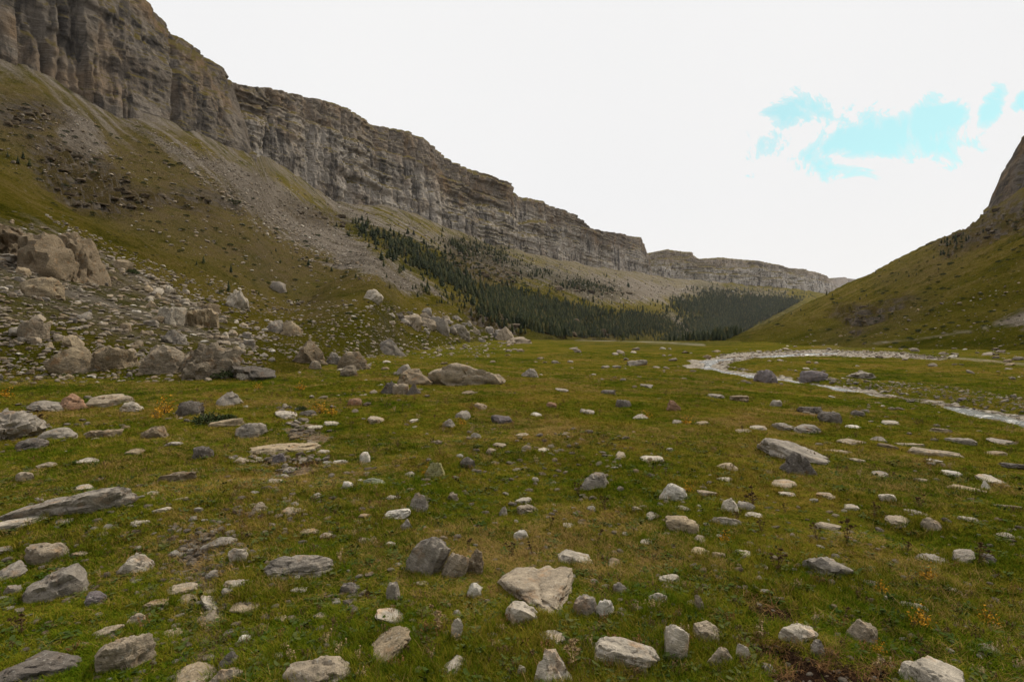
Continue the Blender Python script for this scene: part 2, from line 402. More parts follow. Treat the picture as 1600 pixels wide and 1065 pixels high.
# ---- ground materials
def ground_material(name, meadow):
    m, nt, b = new_mat(name)
    P_ = nt.node('ShaderNodeNewGeometry').outputs['Position']
    Nn = nt.node('ShaderNodeSeparateXYZ'); nt.l.new(nt.node('ShaderNodeNewGeometry').outputs['Normal'], Nn.inputs[0])
    n_big = nt.noise(P_, 0.035 if not meadow else 0.09, 4, 0.6)
    n_mid = nt.noise(P_, 0.16 if not meadow else 0.55, 8, 0.72, 0.4)
    n_fine = nt.noise(P_, 2.2 if not meadow else 7.0, 6, 0.7)
    f = nt.math('ADD', nt.math('MULTIPLY', n_big, 0.30), nt.math('ADD', nt.math('MULTIPLY', n_mid, 0.40), nt.math('MULTIPLY', n_fine, 0.30)))
    if meadow:
        grass = nt.ramp(f, [(0.42, (0.026, 0.038, 0.003)), (0.47, (0.062, 0.067, 0.006)), (0.53, (0.110, 0.088, 0.012)), (0.60, (0.165, 0.106, 0.028))])
    else:
        grass = nt.ramp(f, [(0.42, (0.040, 0.040, 0.004)), (0.47, (0.088, 0.078, 0.009)), (0.52, (0.130, 0.102, 0.017)), (0.58, (0.172, 0.128, 0.042)), (0.64, (0.23, 0.178, 0.10))])
    green_c = nt.ramp(f, [(0.40, (0.038, 0.046, 0.004)), (0.60, (0.115, 0.098, 0.013))])
    col = nt.mix(nt.attr('green'), grass, green_c)
    # stones too small to tell apart
    v = nt.vor(P_, 0.9 if not meadow else 2.6, out='Color')
    vd = nt.vor(P_, 0.9 if not meadow else 2.6)
    sepv = nt.node('ShaderNodeSeparateColor'); nt.l.new(v, sepv.inputs[0])
    st = nt.math('MULTIPLY', nt.math('GREATER_THAN', sepv.outputs[0], 0.86 if not meadow else 0.9), nt.math('LESS_THAN', nt.math('ADD', vd, nt.math('MULTIPLY', n_fine, 0.4)), 0.42))
    stone_c = nt.mix(sepv.outputs[1], (0.20, 0.175, 0.15), (0.38, 0.34, 0.30))
    col = nt.mix(nt.math('MULTIPLY', st, 0.55 if not meadow else 0.25), col, stone_c)
    brown_c = nt.ramp(n_fine, [(0.32, (0.060, 0.045, 0.018)), (0.68, (0.185, 0.138, 0.074))])
    bf = nt.math('MULTIPLY', nt.attr('brown'), nt.ramp(n_mid, [(0.36, 0.3), (0.58, 0.95)]))
    col = nt.mix(bf, col, brown_c)
    # scree: grey limestone rubble, streaked down the fall line
    tc = nt.node('ShaderNodeCombineXYZ')
    nt.l.new(nt.vmath('DOT_PRODUCT', P_, (0.452, 0.892, 0.0)), tc.inputs[0]); nt.l.new(nt.vmath('DOT_PRODUCT', P_, (-0.05, 0.03, 0.0)), tc.inputs[1])
    streak = nt.noise(tc.outputs[0], 0.16, 5, 0.6)
    rub = nt.vor(P_, 1.3); rub2 = nt.noise(P_, 1.1, 8, 0.75)
    sc = nt.ramp(nt.math('ADD', nt.math('MULTIPLY', rub2, 0.7), nt.math('MULTIPLY', streak, 0.4)), [(0.42, (0.085, 0.071, 0.058)), (0.55, (0.19, 0.161, 0.132)), (0.68, (0.32, 0.278, 0.232))])
    sf = nt.ramp(nt.math('ADD', nt.attr('scree'), nt.math('MULTIPLY', nt.math('SUBTRACT', nt.math('ADD', nt.math('MULTIPLY', streak, 0.65), nt.math('MULTIPLY', n_mid, 0.35)), 0.5), 2.6)), [(0.38, 0.0), (0.74, 0.92)])
    col = nt.mix(sf, col, sc)
    # bedrock where it is steep
    rk = nt.ramp(nt.noise(nt.mul(P_, (0.25, 0.25, 1.4)), 0.7, 6, 0.7), [(0.3, (0.055, 0.045, 0.037)), (0.5, (0.125, 0.104, 0.082)), (0.72, (0.22, 0.185, 0.145))])
    steep = nt.ramp(Nn.outputs[2], [(0.62, 1.0), (0.82, 0.0)])
    rf = nt.math('MULTIPLY', steep, nt.math('ADD', nt.attr('ledge'), 0.25), clamp=True)
    rf = nt.math('MAXIMUM', rf, nt.math('MULTIPLY', nt.attr('ledge'), nt.ramp(n_mid, [(0.50, 0.0), (0.62, 0.7)])))
    col = nt.mix(nt.math('MULTIPLY', nt.attr('ledge'), nt.ramp(n_big, [(0.35, 0.45), (0.6, 0.85)])), col, nt.mix(n_fine, (0.040, 0.030, 0.014), (0.105, 0.075, 0.034)))
    col = nt.mix(rf, col, rk)
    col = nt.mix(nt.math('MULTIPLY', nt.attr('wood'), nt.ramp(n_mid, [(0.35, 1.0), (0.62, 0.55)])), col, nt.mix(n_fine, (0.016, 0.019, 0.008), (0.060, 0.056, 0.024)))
    tr = nt.math('MULTIPLY', nt.attr('track'), nt.ramp(n_mid, [(0.3, 0.4), (0.6, 1.0)]))
    col = nt.mix(tr, col, (0.30, 0.26, 0.20))
    if meadow:
        pv = nt.node('ShaderNodeTexVoronoi'); nt.l.new(P_, pv.inputs['Vector']); pv.inputs['Scale'].default_value = 3.2
        sv = nt.node('ShaderNodeSeparateColor'); nt.l.new(pv.outputs['Color'], sv.inputs[0])
        gc = nt.mix(sv.outputs[0], (0.24, 0.205, 0.165), (0.44, 0.395, 0.33))
        gc = nt.mix(nt.ramp(pv.outputs['Distance'], [(0.45, 0.0), (0.75, 1.0)]), gc, (0.14, 0.12, 0.095))
        col = nt.mix(nt.ramp(nt.math('ADD', nt.attr('gravel'), nt.math('MULTIPLY', nt.math('SUBTRACT', n_mid, 0.5), 0.8)), [(0.38, 0.0), (0.55, 1.0)]), col, gc)
        so = nt.ramp(n_fine, [(0.35, (0.060, 0.042, 0.026)), (0.5, (0.15, 0.108, 0.068)), (0.65, (0.25, 0.19, 0.125))])
        col = nt.mix(nt.ramp(nt.math('ADD', nt.attr('soil'), nt.math('MULTIPLY', nt.math('SUBTRACT', n_fine, 0.5), 1.2)), [(0.35, 0.0), (0.6, 1.0)]), col, so)
        du = nt.ramp(n_fine, [(0.3, (0.014, 0.008, 0.006)), (0.6, (0.042, 0.024, 0.015)), (0.75, (0.11, 0.06, 0.03))])
        col = nt.mix(nt.ramp(nt.math('ADD', nt.attr('dug'), nt.math('MULTIPLY', nt.math('SUBTRACT', n_fine, 0.5), 0.8)), [(0.38, 0.0), (0.55, 1.0)]), col, du)
    nt.l.new(col, b.inputs['Base Color'])
    h = nt.math('ADD', nt.math('MULTIPLY', n_fine, 1.0), nt.math('MULTIPLY', n_mid, 1.5))
    if not meadow: h = nt.math('ADD', h, nt.math('MULTIPLY', nt.noise(P_, 7.0, 4, 0.7), 0.35))
    bump(nt, b, h, 0.12 if meadow else 1.5, 0.95)
    b.inputs['Specular IOR Level'].default_value = 0.0; b.inputs['Roughness'].default_value = 1.0
    return m
M_MEADOW = ground_material('meadow_turf', True)
M_HILL = ground_material('hillside_ground', False)

# ---- close the sheet all round the camera and cut it into meadow and hillsides
NB = 48
a_r = math.atan(K[-1]); a_l = math.atan(K[0])
ang = a_r + (2 * math.pi + a_l - a_r) * np.arange(1, NB + 1) / (NB + 1)
w = sstep(0, 1, np.arange(1, NB + 1) / (NB + 1))[:, None]
Rb = R[-1][None] ** (1 - w) * R[0][None] ** w
Zb = Z[-1][None] * (1 - w) + Z[0][None] * w
Xa = np.vstack([X, np.sin(ang)[:, None] * Rb]); Ya = np.vstack([Y, np.cos(ang)[:, None] * Rb]); Za = np.vstack([Z, Zb])
def ext(a): return np.vstack([a, a[-1][None] * (1 - w) + a[0][None] * w])
ATT = {n: ext(a) for n, a in dict(scree=np.maximum.reduce([scree, 0.55 * fieldm * hill, upper]), ledge=ledge, brown=brown, green=green, track=track, gravel=gravel, soil=soil, dug=dug, wood=wood).items()}
NCA = NC + NB
def terrain_part(name, cols, r0, r1, mat, label, cat):
    ci = np.array(cols); nr = r1 - r0 + 1; nc = len(ci)
    V = np.stack([Xa[ci, r0:r1 + 1], Ya[ci, r0:r1 + 1], Za[ci, r0:r1 + 1]], -1).reshape(-1, 3)
    a = np.arange(nc - 1)[:, None] * nr + np.arange(nr - 1)[None]
    F = np.stack([a, a + 1, a + 1 + nr, a + nr], -1).reshape(-1, 4)[:, ::-1]
    me = mesh_np(name, V, F)
    for n, v in ATT.items(): add_attr(me, n, v[ci, r0:r1 + 1])
    o = obj(name, me, mat); tag(o, label, cat, kind='structure')
    if me.polygons[0].normal.z < 0: me.flip_normals()
    return o
allc = list(range(NCA)) + [0]
terrain_part('meadow', allc, 0, R0, M_MEADOW, 'green stony meadow covering the flat valley floor', 'meadow')
csplit = int((1132 - PX[0]) / STEP)
terrain_part('hillside', list(range(0, csplit + 1)), R0, NRING - 1, M_HILL, 'long grassy and scree-streaked slope below the grey cliffs', 'hillside')
terrain_part('hillside', list(range(csplit, NCA)) + [0], R0, NRING - 1, M_HILL, 'smooth olive green slope rising beyond the stream', 'hillside')
# patch under the camera
cv = np.vstack([np.stack([Xa[:, 0], Ya[:, 0], Za[:, 0]], -1), [[0, 0, 0]]])
cf = np.array([[NCA, (i + 1) % NCA, i] for i in range(NCA)])
o = obj('ground', mesh_np('ground', cv, cf), M_MEADOW); tag(o, 'turf right under the viewpoint', 'ground', kind='structure')
if o.data.polygons[0].normal.z < 0: o.data.flip_normals()

# ---- stream water
def water_material():
    m, nt, b = new_mat('stream_water')
    P_ = nt.node('ShaderNodeNewGeometry').outputs['Position']
    n = nt.noise(nt.mul(P_, (1, 1, 1)), 1.6, 6, 0.65, 0.6); n2 = nt.noise(P_, 5.0, 4, 0.6, 0.5)
    foam = nt.ramp(nt.math('ADD', nt.math('MULTIPLY', n, 0.7), nt.math('MULTIPLY', n2, 0.3)), [(0.52, 0.0), (0.63, 1.0)])
    nt.l.new(nt.mix(foam, (0.10, 0.095, 0.078), (0.62, 0.61, 0.58)), b.inputs['Base Color'])
    nt.l.new(nt.math('ADD', 0.22, nt.math('MULTIPLY', foam, 0.6)), b.inputs['Roughness'])
    b.inputs['Specular IOR Level'].default_value = 0.3; b.inputs['IOR'].default_value = 1.33
    bump(nt, b, nt.math('ADD', n, n2), 0.04, 0.7)
    return m
def build_water():
    pts = np.array(RIV); d = np.r_[0, np.cumsum(np.hypot(*np.diff(pts, axis=0).T))]
    s = np.arange(0, d[-1], 0.8); cx = np.interp(s, d, pts[:, 0]); cyy = np.interp(s, d, pts[:, 1])
    cx, cyy = smooth1(cx, 9), smooth1(cyy, 9)
    tx, ty = np.gradient(cx), np.gradient(cyy); l = np.hypot(tx, ty); nx, ny = -ty / l, tx / l
    r = np.hypot(cx, cyy); off = 0.3 * fbm(s / 7, s * 0, 3.3, 3)
    hw = (0.40 + 0.009 * r) * (0.9 + 0.75 * fbm(s / 3, s * 0 + 4, 0.0, 3))
    hw = np.clip(hw, 0.16, 3)
    zc = ground_z(cx, cyy); zc = smooth1(zc, 15) + 0.17
    V, n = [], 9
    for j in range(n):
        q = (j / (n - 1) * 2 - 1)
        x, y = cx + nx * (off + q * hw), cyy + ny * (off + q * hw)
        V.append(np.stack([x, y, zc + 0.035 * fbm(x * 2, y * 2, 1.0, 3) - 0.22 * abs(q) ** 3], -1))
    V = np.stack(V, 1); m_ = len(s)
    a = np.arange(m_ - 1)[:, None] * n + np.arange(n - 1)[None]
    F = np.stack([a, a + n, a + n + 1, a + 1], -1).reshape(-1, 4)
    me = mesh_np('stream', V.reshape(-1, 3), F)
    o = obj('stream', me, water_material()); tag(o, 'shallow white rushing stream in a gravel bed', 'stream', kind='structure')
    if me.polygons[0].normal.z < 0: me.flip_normals()
build_water()

# ------------------------------------------------------------------ cliffs
def cliff_material(name, pale, warm, dark):
    m, nt, b = new_mat(name)
    P_ = nt.node('ShaderNodeNewGeometry').outputs['Position']
    Nn = nt.node('ShaderNodeSeparateXYZ'); nt.l.new(nt.node('ShaderNodeNewGeometry').outputs['Normal'], Nn.inputs[0])
    sx = nt.node('ShaderNodeSeparateXYZ'); nt.l.new(P_, sx.inputs[0])
    bed = nt.noise(nt.mul(P_, (0.006, 0.006, 0.42)), 1.0, 7, 0.75, 0.25)
    stain = nt.noise(nt.mul(P_, (0.09, 0.09, 0.012)), 1.0, 6, 0.65, 0.5)
    rock = nt.noise(P_, 0.13, 8, 0.72)
    fine = nt.noise(nt.mul(P_, (1, 1, 1.6)), 0.55, 6, 0.75)
    f = nt.math('ADD', nt.math('ADD', nt.math('MULTIPLY', bed, 0.34), nt.math('MULTIPLY', rock, 0.36)), nt.math('MULTIPLY', fine, 0.30))
    d = dark; pg = 0.62 + 0.5 * dark
    col = nt.ramp(f, [(0.38, (0.085 * d, 0.070 * d, 0.057 * d)), (0.46, (0.185 * d, 0.153 * d, 0.122 * d)), (0.53, (0.28 * d, 0.235 * d, 0.19 * d)), (0.62, (0.43 * d, 0.37 * d, 0.31 * d))])
    col = nt.mix(nt.ramp(nt.noise(P_, 0.012, 4, 0.6), [(0.40, 0.0), (0.62, 0.55)]), col, nt.mix(1.0, col, (0.52, 0.50, 0.46), 'MULTIPLY'))
    wf = nt.math('MULTIPLY', nt.ramp(nt.noise(nt.mul(P_, (0.03, 0.03, 0.02)), 1.0, 4, 0.6, 0.4), [(0.48, 0.0), (0.62, 1.0)]), warm)
    col = nt.mix(wf, col, nt.mix(rock, (0.16, 0.095, 0.045), (0.36, 0.235, 0.125)))
    # pale freshly broken lower courses
    lowf = nt.math('MULTIPLY', nt.attr('low'), nt.ramp(nt.noise(nt.mul(P_, (0.02, 0.02, 0.05)), 1.0, 5, 0.65), [(0.32, 0.25), (0.58, 1.0)]))
    col = nt.mix(nt.math('MULTIPLY', lowf, pale), col, nt.mix(f, (0.12 * pg, 0.105 * pg, 0.092 * pg), (0.60 * pg, 0.54 * pg, 0.47 * pg)))
    # black water streaks
    sk = nt.math('MULTIPLY', nt.ramp(stain, [(0.49, 0.0), (0.60, 0.85)]), nt.math('ADD', 0.55, nt.math('MULTIPLY', nt.attr('low'), 0.45)))
    col = nt.mix(sk, col, nt.mix(fine, (0.035, 0.032, 0.030), (0.11, 0.098, 0.088)))
    gf = nt.ramp(nt.math('ADD', Nn.outputs[2], nt.math('MULTIPLY', nt.math('SUBTRACT', fine, 0.5), 0.5)), [(0.52, 0.0), (0.70, 1.0)])
    col = nt.mix(gf, col, nt.mix(rock, (0.085, 0.072, 0.022), (0.19, 0.145, 0.062)))
    nt.l.new(col, b.inputs['Base Color'])
    h = nt.math('ADD', nt.math('MULTIPLY', rock, 2.0), nt.math('ADD', nt.math('MULTIPLY', fine, 0.8), nt.math('MULTIPLY', bed, 1.2)))
    bump(nt, b, h, 3.0, 0.9)
    b.inputs['Specular IOR Level'].default_value = 0.0
    return m
def cliff(name, p0, p1, step, base, top, prof, amp, seed, mat, label, nv=130, cap=60, skirt=14, bedk=1.0):
    px = np.arange(p0, p1 + step, step); k = (px - 800) / FOC
    by = tab(px, [(a, b_) for a, b_, c in base]); br = tab(px, [(a, c) for a, b_, c in base])
    ty = tab(px, [(a, b_) for a, b_, c in top]); tr = tab(px, [(a, c) for a, b_, c in top])
    by, ty = smooth1(by, 9), smooth1(ty, 9)
    zb, zt = zrow(br, by), zrow(tr, ty)
    zt = np.maximum(zt, zb + 0.5)
    bx, tx = k * by, k * ty
    u = np.r_[0, np.cumsum(np.hypot(np.diff(bx), np.diff(by)))]
    gx, gy = np.gradient(smooth1(bx, 31)), np.gradient(smooth1(by, 31)); l = np.hypot(gx, gy) + 1e-9
    nx, ny = gy / l, -gx / l
    flip = np.where(nx * bx + ny * by > 0, -1, 1); nx, ny = nx * flip, ny * flip
    v = np.linspace(0, 1, nv); sb = np.interp(v, [a for a, _ in prof], [b_ for _, b_ in prof])
    v = np.r_[-1.0, v, 2.0, 3.0]; rows = []
    H = zt - zb; sc = np.clip(H / 70, 0.05, 1.0)
    zt2 = zt + sc * amp * (0.20 * fbm(u / 26, u * 0 + seed, 0.0, 4))
    for i, vv in enumerate(v):
        if vv == -1: f, z = 0.0, zb - skirt
        elif vv == 2: f, z = 1.0, zt2 + 0.02 * cap
        elif vv == 3: f, z = 1.0, zt2 - 0.35 * cap
        else: f, z = np.interp(np.clip(vv + 0.10 * np.sin(np.pi * vv) * fbm(u / 130, u * 0, seed + 20, 3), 0, 1), [a for a, _ in prof], [b_ for _, b_ in prof]), zb + (zt2 - zb) * vv
        x = bx + (tx - bx) * f; y = by + (ty - by) * f
        if vv >= 2: x, y = x - nx * cap * (vv - 1), y - ny * cap * (vv - 1)
        dd = 11 * fbm(u / 85, z / 400, seed, 4)
        cr = np.abs(fbm(u / 26, z / 210, seed + 3, 3)); dd = dd - (7.5 if bedk < 0.9 else 4.6) * np.clip(1 - cr * 4.5, 0, 1)
        cr2 = np.abs(fbm(u / 9, z / (70 if bedk < 0.9 else 22), seed + 5, 3)); dd = dd - 2.4 * np.clip(1 - cr2 * 4, 0, 1)
        wv = 0.35 * fbm(u / 90, z * 0, seed, 2)
        bd = fbm(u / 260, z / 13 + wv, seed + 7, 2); bf = vnoise(u / 90, z / 3.6 + 2 * wv, seed + 11)
        dd = dd + bedk * np.clip(0.55 + 0.9 * fbm(u / 110, z / 60, seed + 22, 2), 0.05, 1.3) * (1.9 * np.tanh(bd * 4) + 0.9 * np.tanh(bf * 4))
        dd = dd + 1.5 * fbm(u / 18, z / 14, seed + 9, 4)
        dd = dd + 1.3 * np.round(2.2 * fbm(u / 14, z / 11, seed + 13, 2)) / 2.2
        dd = dd + 1.3 * fbm(x / 5, y / 5, z / 4, 3)
        fade = 0.45 if vv >= 2 else 1.0
        rows.append(np.stack([x + nx * dd * sc * amp * fade, y + ny * dd * sc * amp * fade, z + sc * amp * 0.8 * fbm(x / 9, y / 9, z / 9, 3) * (0 <= vv <= 1)], -1))
    Vt = np.stack(rows, 0); nr, nc = Vt.shape[:2]
    a = np.arange(nr - 1)[:, None] * nc + np.arange(nc - 1)[None]
    F = np.stack([a, a + 1, a + 1 + nc, a + nc], -1).reshape(-1, 4)
    me = mesh_np(name, Vt.reshape(-1, 3), F)
    lv = np.clip(v, 0, 1)[:, None] + 0.22 * fbm(u / 140, u * 0, seed + 21, 3)[None, :]; low = 1 - sstep(0.44, 0.68, lv); add_attr(me, 'low', low)
    o = obj(name, me, mat); tag(o, label, 'cliff', kind='structure')
    return o
MC1 = cliff_material('cliff_dark_limestone', 0.3, 0.65, 0.76)
MC2 = cliff_material('cliff_limestone', 0.95, 0.65, 1.08)
MC3 = cliff_material('cliff_pale_limestone', 1.0, 0.35, 1.5)
B_ = lambda a, b: [(p, y, float(tab(np.array([p]), BROW)[0])) for p, y in zip(a, b)]
prof2 = [(0, 0), (.30, .10), (.36, .18), (.55, .26), (.585, .46), (.63, .62), (.93, .74), (1, 1)]
prof1 = [(0, 0), (.18, .12), (.4, .24), (.46, .34), (.7, .52), (.76, .62), (1, 1)]
cliff('cliff', -700, 400, 1.8,
      B_([-760, -300, 0, 236, 304, 372, 400, 410], [164, 212, 264, 325, 350, 380, 400, 402]),
      [(-760, 260, -560), (-300, 320, -420), (0, 380, -230), (150, 400, -85), (228, 408, 0), (242, 409, 25), (300, 414, 76), (340, 418, 106), (365, 424, 130), (378, 424, 165), (388, 420, 205), (396, 410, 238), (412, 410, 246)],
      prof1, 0.85, 1.0, MC1, 'dark grey limestone buttress towering at the head of the slope', nv=170, bedk=0.45)
cliff('cliff', 330, 1019, 1.1,
      B_([330, 424, 528, 603, 657, 721, 772, 822, 940, 1003, 1013, 1020], [500, 556, 662, 736, 796, 902, 996, 1115, 1545, 1890, 1960, 2040]),
      [(330, 570, 132), (372, 590, 136), (440, 640, 145), (500, 700, 158), (560, 765, 180), (600, 810, 195), (640, 860, 205), (680, 920, 230), (720, 985, 258), (760, 1060, 272), (795, 1130, 289), (804, 1150, 300), (812, 1165, 306), (850, 1250, 315), (905, 1410, 337), (912, 1430, 345), (926, 1480, 356), (960, 1640, 364), (1003, 1960, 371), (1011, 2020, 383), (1014, 2040, 400), (1016, 2050, 415), (1020, 2060, 427)],
      prof2, 1.0, 2.0, MC2, 'long layered grey and ochre cliff band running above the pine slope', nv=190, bedk=1.7)
cliff('cliff', 992, 1342, 1.1,
      B_([985, 1030, 1138, 1239, 1290, 1345], [2120, 2120, 2240, 2580, 2920, 3280]),
      [(985, 2250, 396), (1016, 2260, 395), (1045, 2280, 389), (1085, 2310, 394), (1094, 2320, 404), (1130, 2370, 402), (1200, 2560, 409), (1225, 2670, 417), (1262, 2860, 421), (1290, 3020, 430), (1300, 3080, 440), (1312, 3160, 452), (1345, 3350, 470)],
      prof2, 1.5, 3.0, MC3, 'pale banded cliff wall closing the far end of the valley', nv=100, cap=120, bedk=1.6)
cliff('cliff', 1270, 1420, 2.0,
      [(1270, 5000, 470), (1420, 5600, 480)], [(1270, 5200, 437), (1300, 5200, 435), (1318, 5200, 433), (1340, 5200, 437), (1370, 5500, 447), (1420, 5700, 460)],
      prof2, 1.6, 4.0, MC3, 'faint bluish rock ridge on the far skyline', nv=40, cap=150)
cliff('cliff', 1536, 2200, 2.0,
      [(1530, 470, 335), (1560, 455, 322), (1600, 432, 300), (1800, 335, 190), (2200, 255, 20)],
      [(1530, 490, 334), (1544, 488, 322), (1549, 486, 305), (1556, 484, 290), (1566, 482, 266), (1580, 478, 240), (1600, 470, 212), (1680, 430, 110), (1800, 380, -20), (2200, 300, -300)],
      prof1, 0.75, 5.0, MC1, 'brown rock crag at the top of the slope beyond the stream', nv=110)

# ------------------------------------------------------------------ rocks
def rock_material(name, scale, rnd=False):
    m, nt, b = new_mat(name)
    oc = nt.node('ShaderNodeTexCoord').outputs['Object']
    oi = nt.node('ShaderNodeObjectInfo')
    v = nt.vmath('ADD', oc, nt.vmath('SCALE', (7.1, 3.3, 5.7)))
    vs_ = nt.n[-1]; nt.set(vs_.inputs[0], oc)
    off = nt.node('ShaderNodeVectorMath', operation='SCALE'); off.inputs[0].default_value = (37.1, 23.3, 15.7); nt.l.new(oi.outputs['Random'], off.inputs['Scale'])
    nt.l.new(off.outputs[0], vs_.inputs[1])
    n1 = nt.noise(v, 2.3 * scale, 8, 0.68, 0.3); n2 = nt.noise(v, 11 * scale, 6, 0.7)
    n3 = nt.noise(nt.mul(v, (1, 1, 4.5)), 3.2 * scale, 6, 0.7, 0.4)
    f = nt.math('ADD', nt.math('MULTIPLY', n1, 0.4), nt.math('ADD', nt.math('MULTIPLY', n2, 0.35), nt.math('MULTIPLY', n3, 0.25)))
    val = nt.ramp(f, [(0.34, 0.28), (0.44, 0.72), (0.52, 1.0), (0.63, 1.45)])
    own = oi.outputs['Color'] if not rnd else nt.ramp(oi.outputs['Random'], [(0.0, (0.050, 0.037, 0.022)), (0.6, (0.10, 0.075, 0.048)), (1.0, (0.16, 0.128, 0.092))]) if rnd != True else nt.ramp(oi.outputs['Random'], [(0.0, (0.17, 0.138, 0.105)), (0.25, (0.31, 0.262, 0.205)), (0.5, (0.24, 0.208, 0.17)), (0.7, (0.28, 0.212, 0.135)), (0.9, (0.42, 0.37, 0.30)), (1.0, (0.58, 0.54, 0.47))])
    col = nt.mix(1.0, own, val, 'MULTIPLY')
    # iron stain, pale and black lichen
    st = nt.ramp(nt.noise(v, 3.1 * scale, 5, 0.6), [(0.56, 0.0), (0.70, 0.55)])
    col = nt.mix(st, col, nt.mix(1.0, col, (1.15, 0.78, 0.48), 'MULTIPLY'))
    li = nt.ramp(nt.noise(v, 19 * scale, 4, 0.65), [(0.60, 0.0), (0.66, 0.75)])
    col = nt.mix(li, col, nt.mix(0.6, col, (0.46, 0.44, 0.39)))
    bl = nt.ramp(nt.noise(nt.vmath('ADD', v, (5, 9, 2)), 14 * scale, 5, 0.7), [(0.60, 0.0), (0.67, 0.8)])
    col = nt.mix(bl, col, nt.mix(1.0, col, (0.28, 0.27, 0.26), 'MULTIPLY'))
    nt.l.new(col, b.inputs['Base Color'])
    bump(nt, b, nt.math('ADD', nt.math('MULTIPLY', n3, 1.0), nt.math('ADD', n2, n1)), (0.05 if scale > 1.05 else 0.14) / scale, 0.95)
    b.inputs['Specular IOR Level'].default_value = 0.03
    return m
M_STONE = rock_material('limestone_fine', 2.2)
M_BOULDER = rock_material('limestone_coarse', 1.0)
M_UNIT = rock_material('limestone_unit', 1.1); M_PEB = rock_material('limestone_chips', 1.1, True)
TONE = dict(grey=(0.275, 0.242, 0.202), pale=(0.42, 0.370, 0.300), white=(0.58, 0.535, 0.46), dark=(0.145, 0.126, 0.108), tan=(0.33, 0.262, 0.175), brown=(0.23, 0.180, 0.122), rust=(0.27, 0.165, 0.105),
            lichen=(0.33, 0.31, 0.15), green=(0.235, 0.245, 0.17), violet=(0.165, 0.142, 0.140), warm=(0.325, 0.268, 0.198))
_ico = {}
def ico(level):
    if level not in _ico:
        bm = bmesh.new(); bmesh.ops.create_icosphere(bm, subdivisions=level, radius=1)
        bm.verts.ensure_lookup_table()
        V = np.array([v.co for v in bm.verts]); F = np.array([[v.index for v in f.verts] for f in bm.faces]); bm.free()
        _ico[level] = (V / np.linalg.norm(V, axis=1)[:, None], F)
    return _ico[level]
def rock_shape(seed, level, style):
    """unit-box rock: a blunted cut stone with broken faces, cracks and bedding"""
    r = np.random.default_rng(seed); D, F = ico(level)
    n = {'tri': 5, 'block': 9, 'slab': 8, 'plate': 9, 'round': 22, 'jag': 11, 'wedge': 7, 'layer': 9}[style]
    N = r.normal(size=(n, 3)); N /= np.linalg.norm(N, axis=1)[:, None]
    h = r.uniform(0.62, 1.0, n)
    if style in ('slab', 'plate', 'layer'):
        t = r.normal(size=3) * 0.10 + np.array([0, 0, 1]); t /= np.linalg.norm(t)
        N = np.vstack([N * np.array([1, 1, 0.35]), t, -t]); N /= np.linalg.norm(N, axis=1)[:, None]
        h = np.r_[h, 0.5, 0.5]
    if style == 'tri':
        N = np.array([(0.05, 1, .05), (0.86, -0.5, .1), (-0.84, -0.42, .1), (0.9, .45, 0), (-0.75, .65, 0), (0.05, -.1, 1), (0, 0, -1.0)]); N = N / np.linalg.norm(N, axis=1)[:, None]; h = np.array([.62, .52, .50, .95, .92, .45, .45])
    if style == 'block':
        a = r.uniform(0, 6.3); ax = np.array([[math.cos(a), math.sin(a), 0.12], [-math.sin(a), math.cos(a), -0.1], [0.1, 0.08, 1]])
        N = np.vstack([N, ax, -ax]); N /= np.linalg.norm(N, axis=1)[:, None]; h = np.r_[h * 1.1, r.uniform(.55, .8, 6)]
    if style == 'wedge':
        s = np.array([[0.75, 0.1, 0.55], [-0.7, 0.3, 0.6], [0.1, -0.8, 0.5], [0, 0.8, 0.45], [0, 0, -1]]); s += r.normal(size=s.shape) * 0.15
        s /= np.linalg.norm(s, axis=1)[:, None]; N = np.vstack([N, s]); h = np.r_[h * 1.3, .5, .55, .5, .55, .7]
    p = 9 if style == 'round' else 22
    dot = np.clip(D @ N.T, 0, None) / h[None]
    rad = (dot ** p).sum(1) ** (-1 / p); rad = np.minimum(rad, 1.35)
    V = D * rad[:, None]
    for _ in range(26):                                    # knocked-off corners and spalled faces
        c = r.normal(size=3); c /= np.linalg.norm(c); hc = (V @ c).max() * r.uniform(0.72 if style in ('wedge', 'jag') else 0.80, 0.97)
        dc = D @ c; ok = dc > 0.05; rad[ok] = np.minimum(rad[ok], hc / dc[ok]); V = D * rad[:, None]
    o = r.uniform(0, 50, 3); q = V + o
    amp = {'round': .08, 'jag': .20, 'layer': .075}.get(style, .078)
    dsp = amp * fbm(q[:, 0] * 1.8, q[:, 1] * 1.8, q[:, 2] * 1.8, 4)
    dsp += 0.05 * fbm(q[:, 0] * 6, q[:, 1] * 7, q[:, 2] * 7, 3) * (2.2 if style == 'jag' else 1)
    cr = np.abs(fbm(q[:, 0] * 1.6, q[:, 1] * 1.6, q[:, 2] * 1.6 + 9, 3)); dsp -= 0.10 * np.clip(1 - cr * 6, 0, 1)
    if style in ('layer', 'slab', 'plate'):
        sl = np.clip(1 - np.abs(V[:, 2]) * 0.4, 0, 1); dsp += (0.06 if style == 'layer' else 0.03) * sl * np.tanh(3 * vnoise(q[:, 0] * .7, q[:, 1] * .7, q[:, 2] * 7))
    V = V + D * dsp[:, None]
    lo, hi = V.min(0), V.max(0); V = (V - (lo + hi) / 2) / (hi - lo)
    return V, F
def finish_rock(me):
    try: me.set_sharp_from_angle(angle=math.radians(38))
    except Exception: pass
    return me
n_rock = 0; ROCKS = []      # (x, y, radius) of placed rocks, for grass skirts
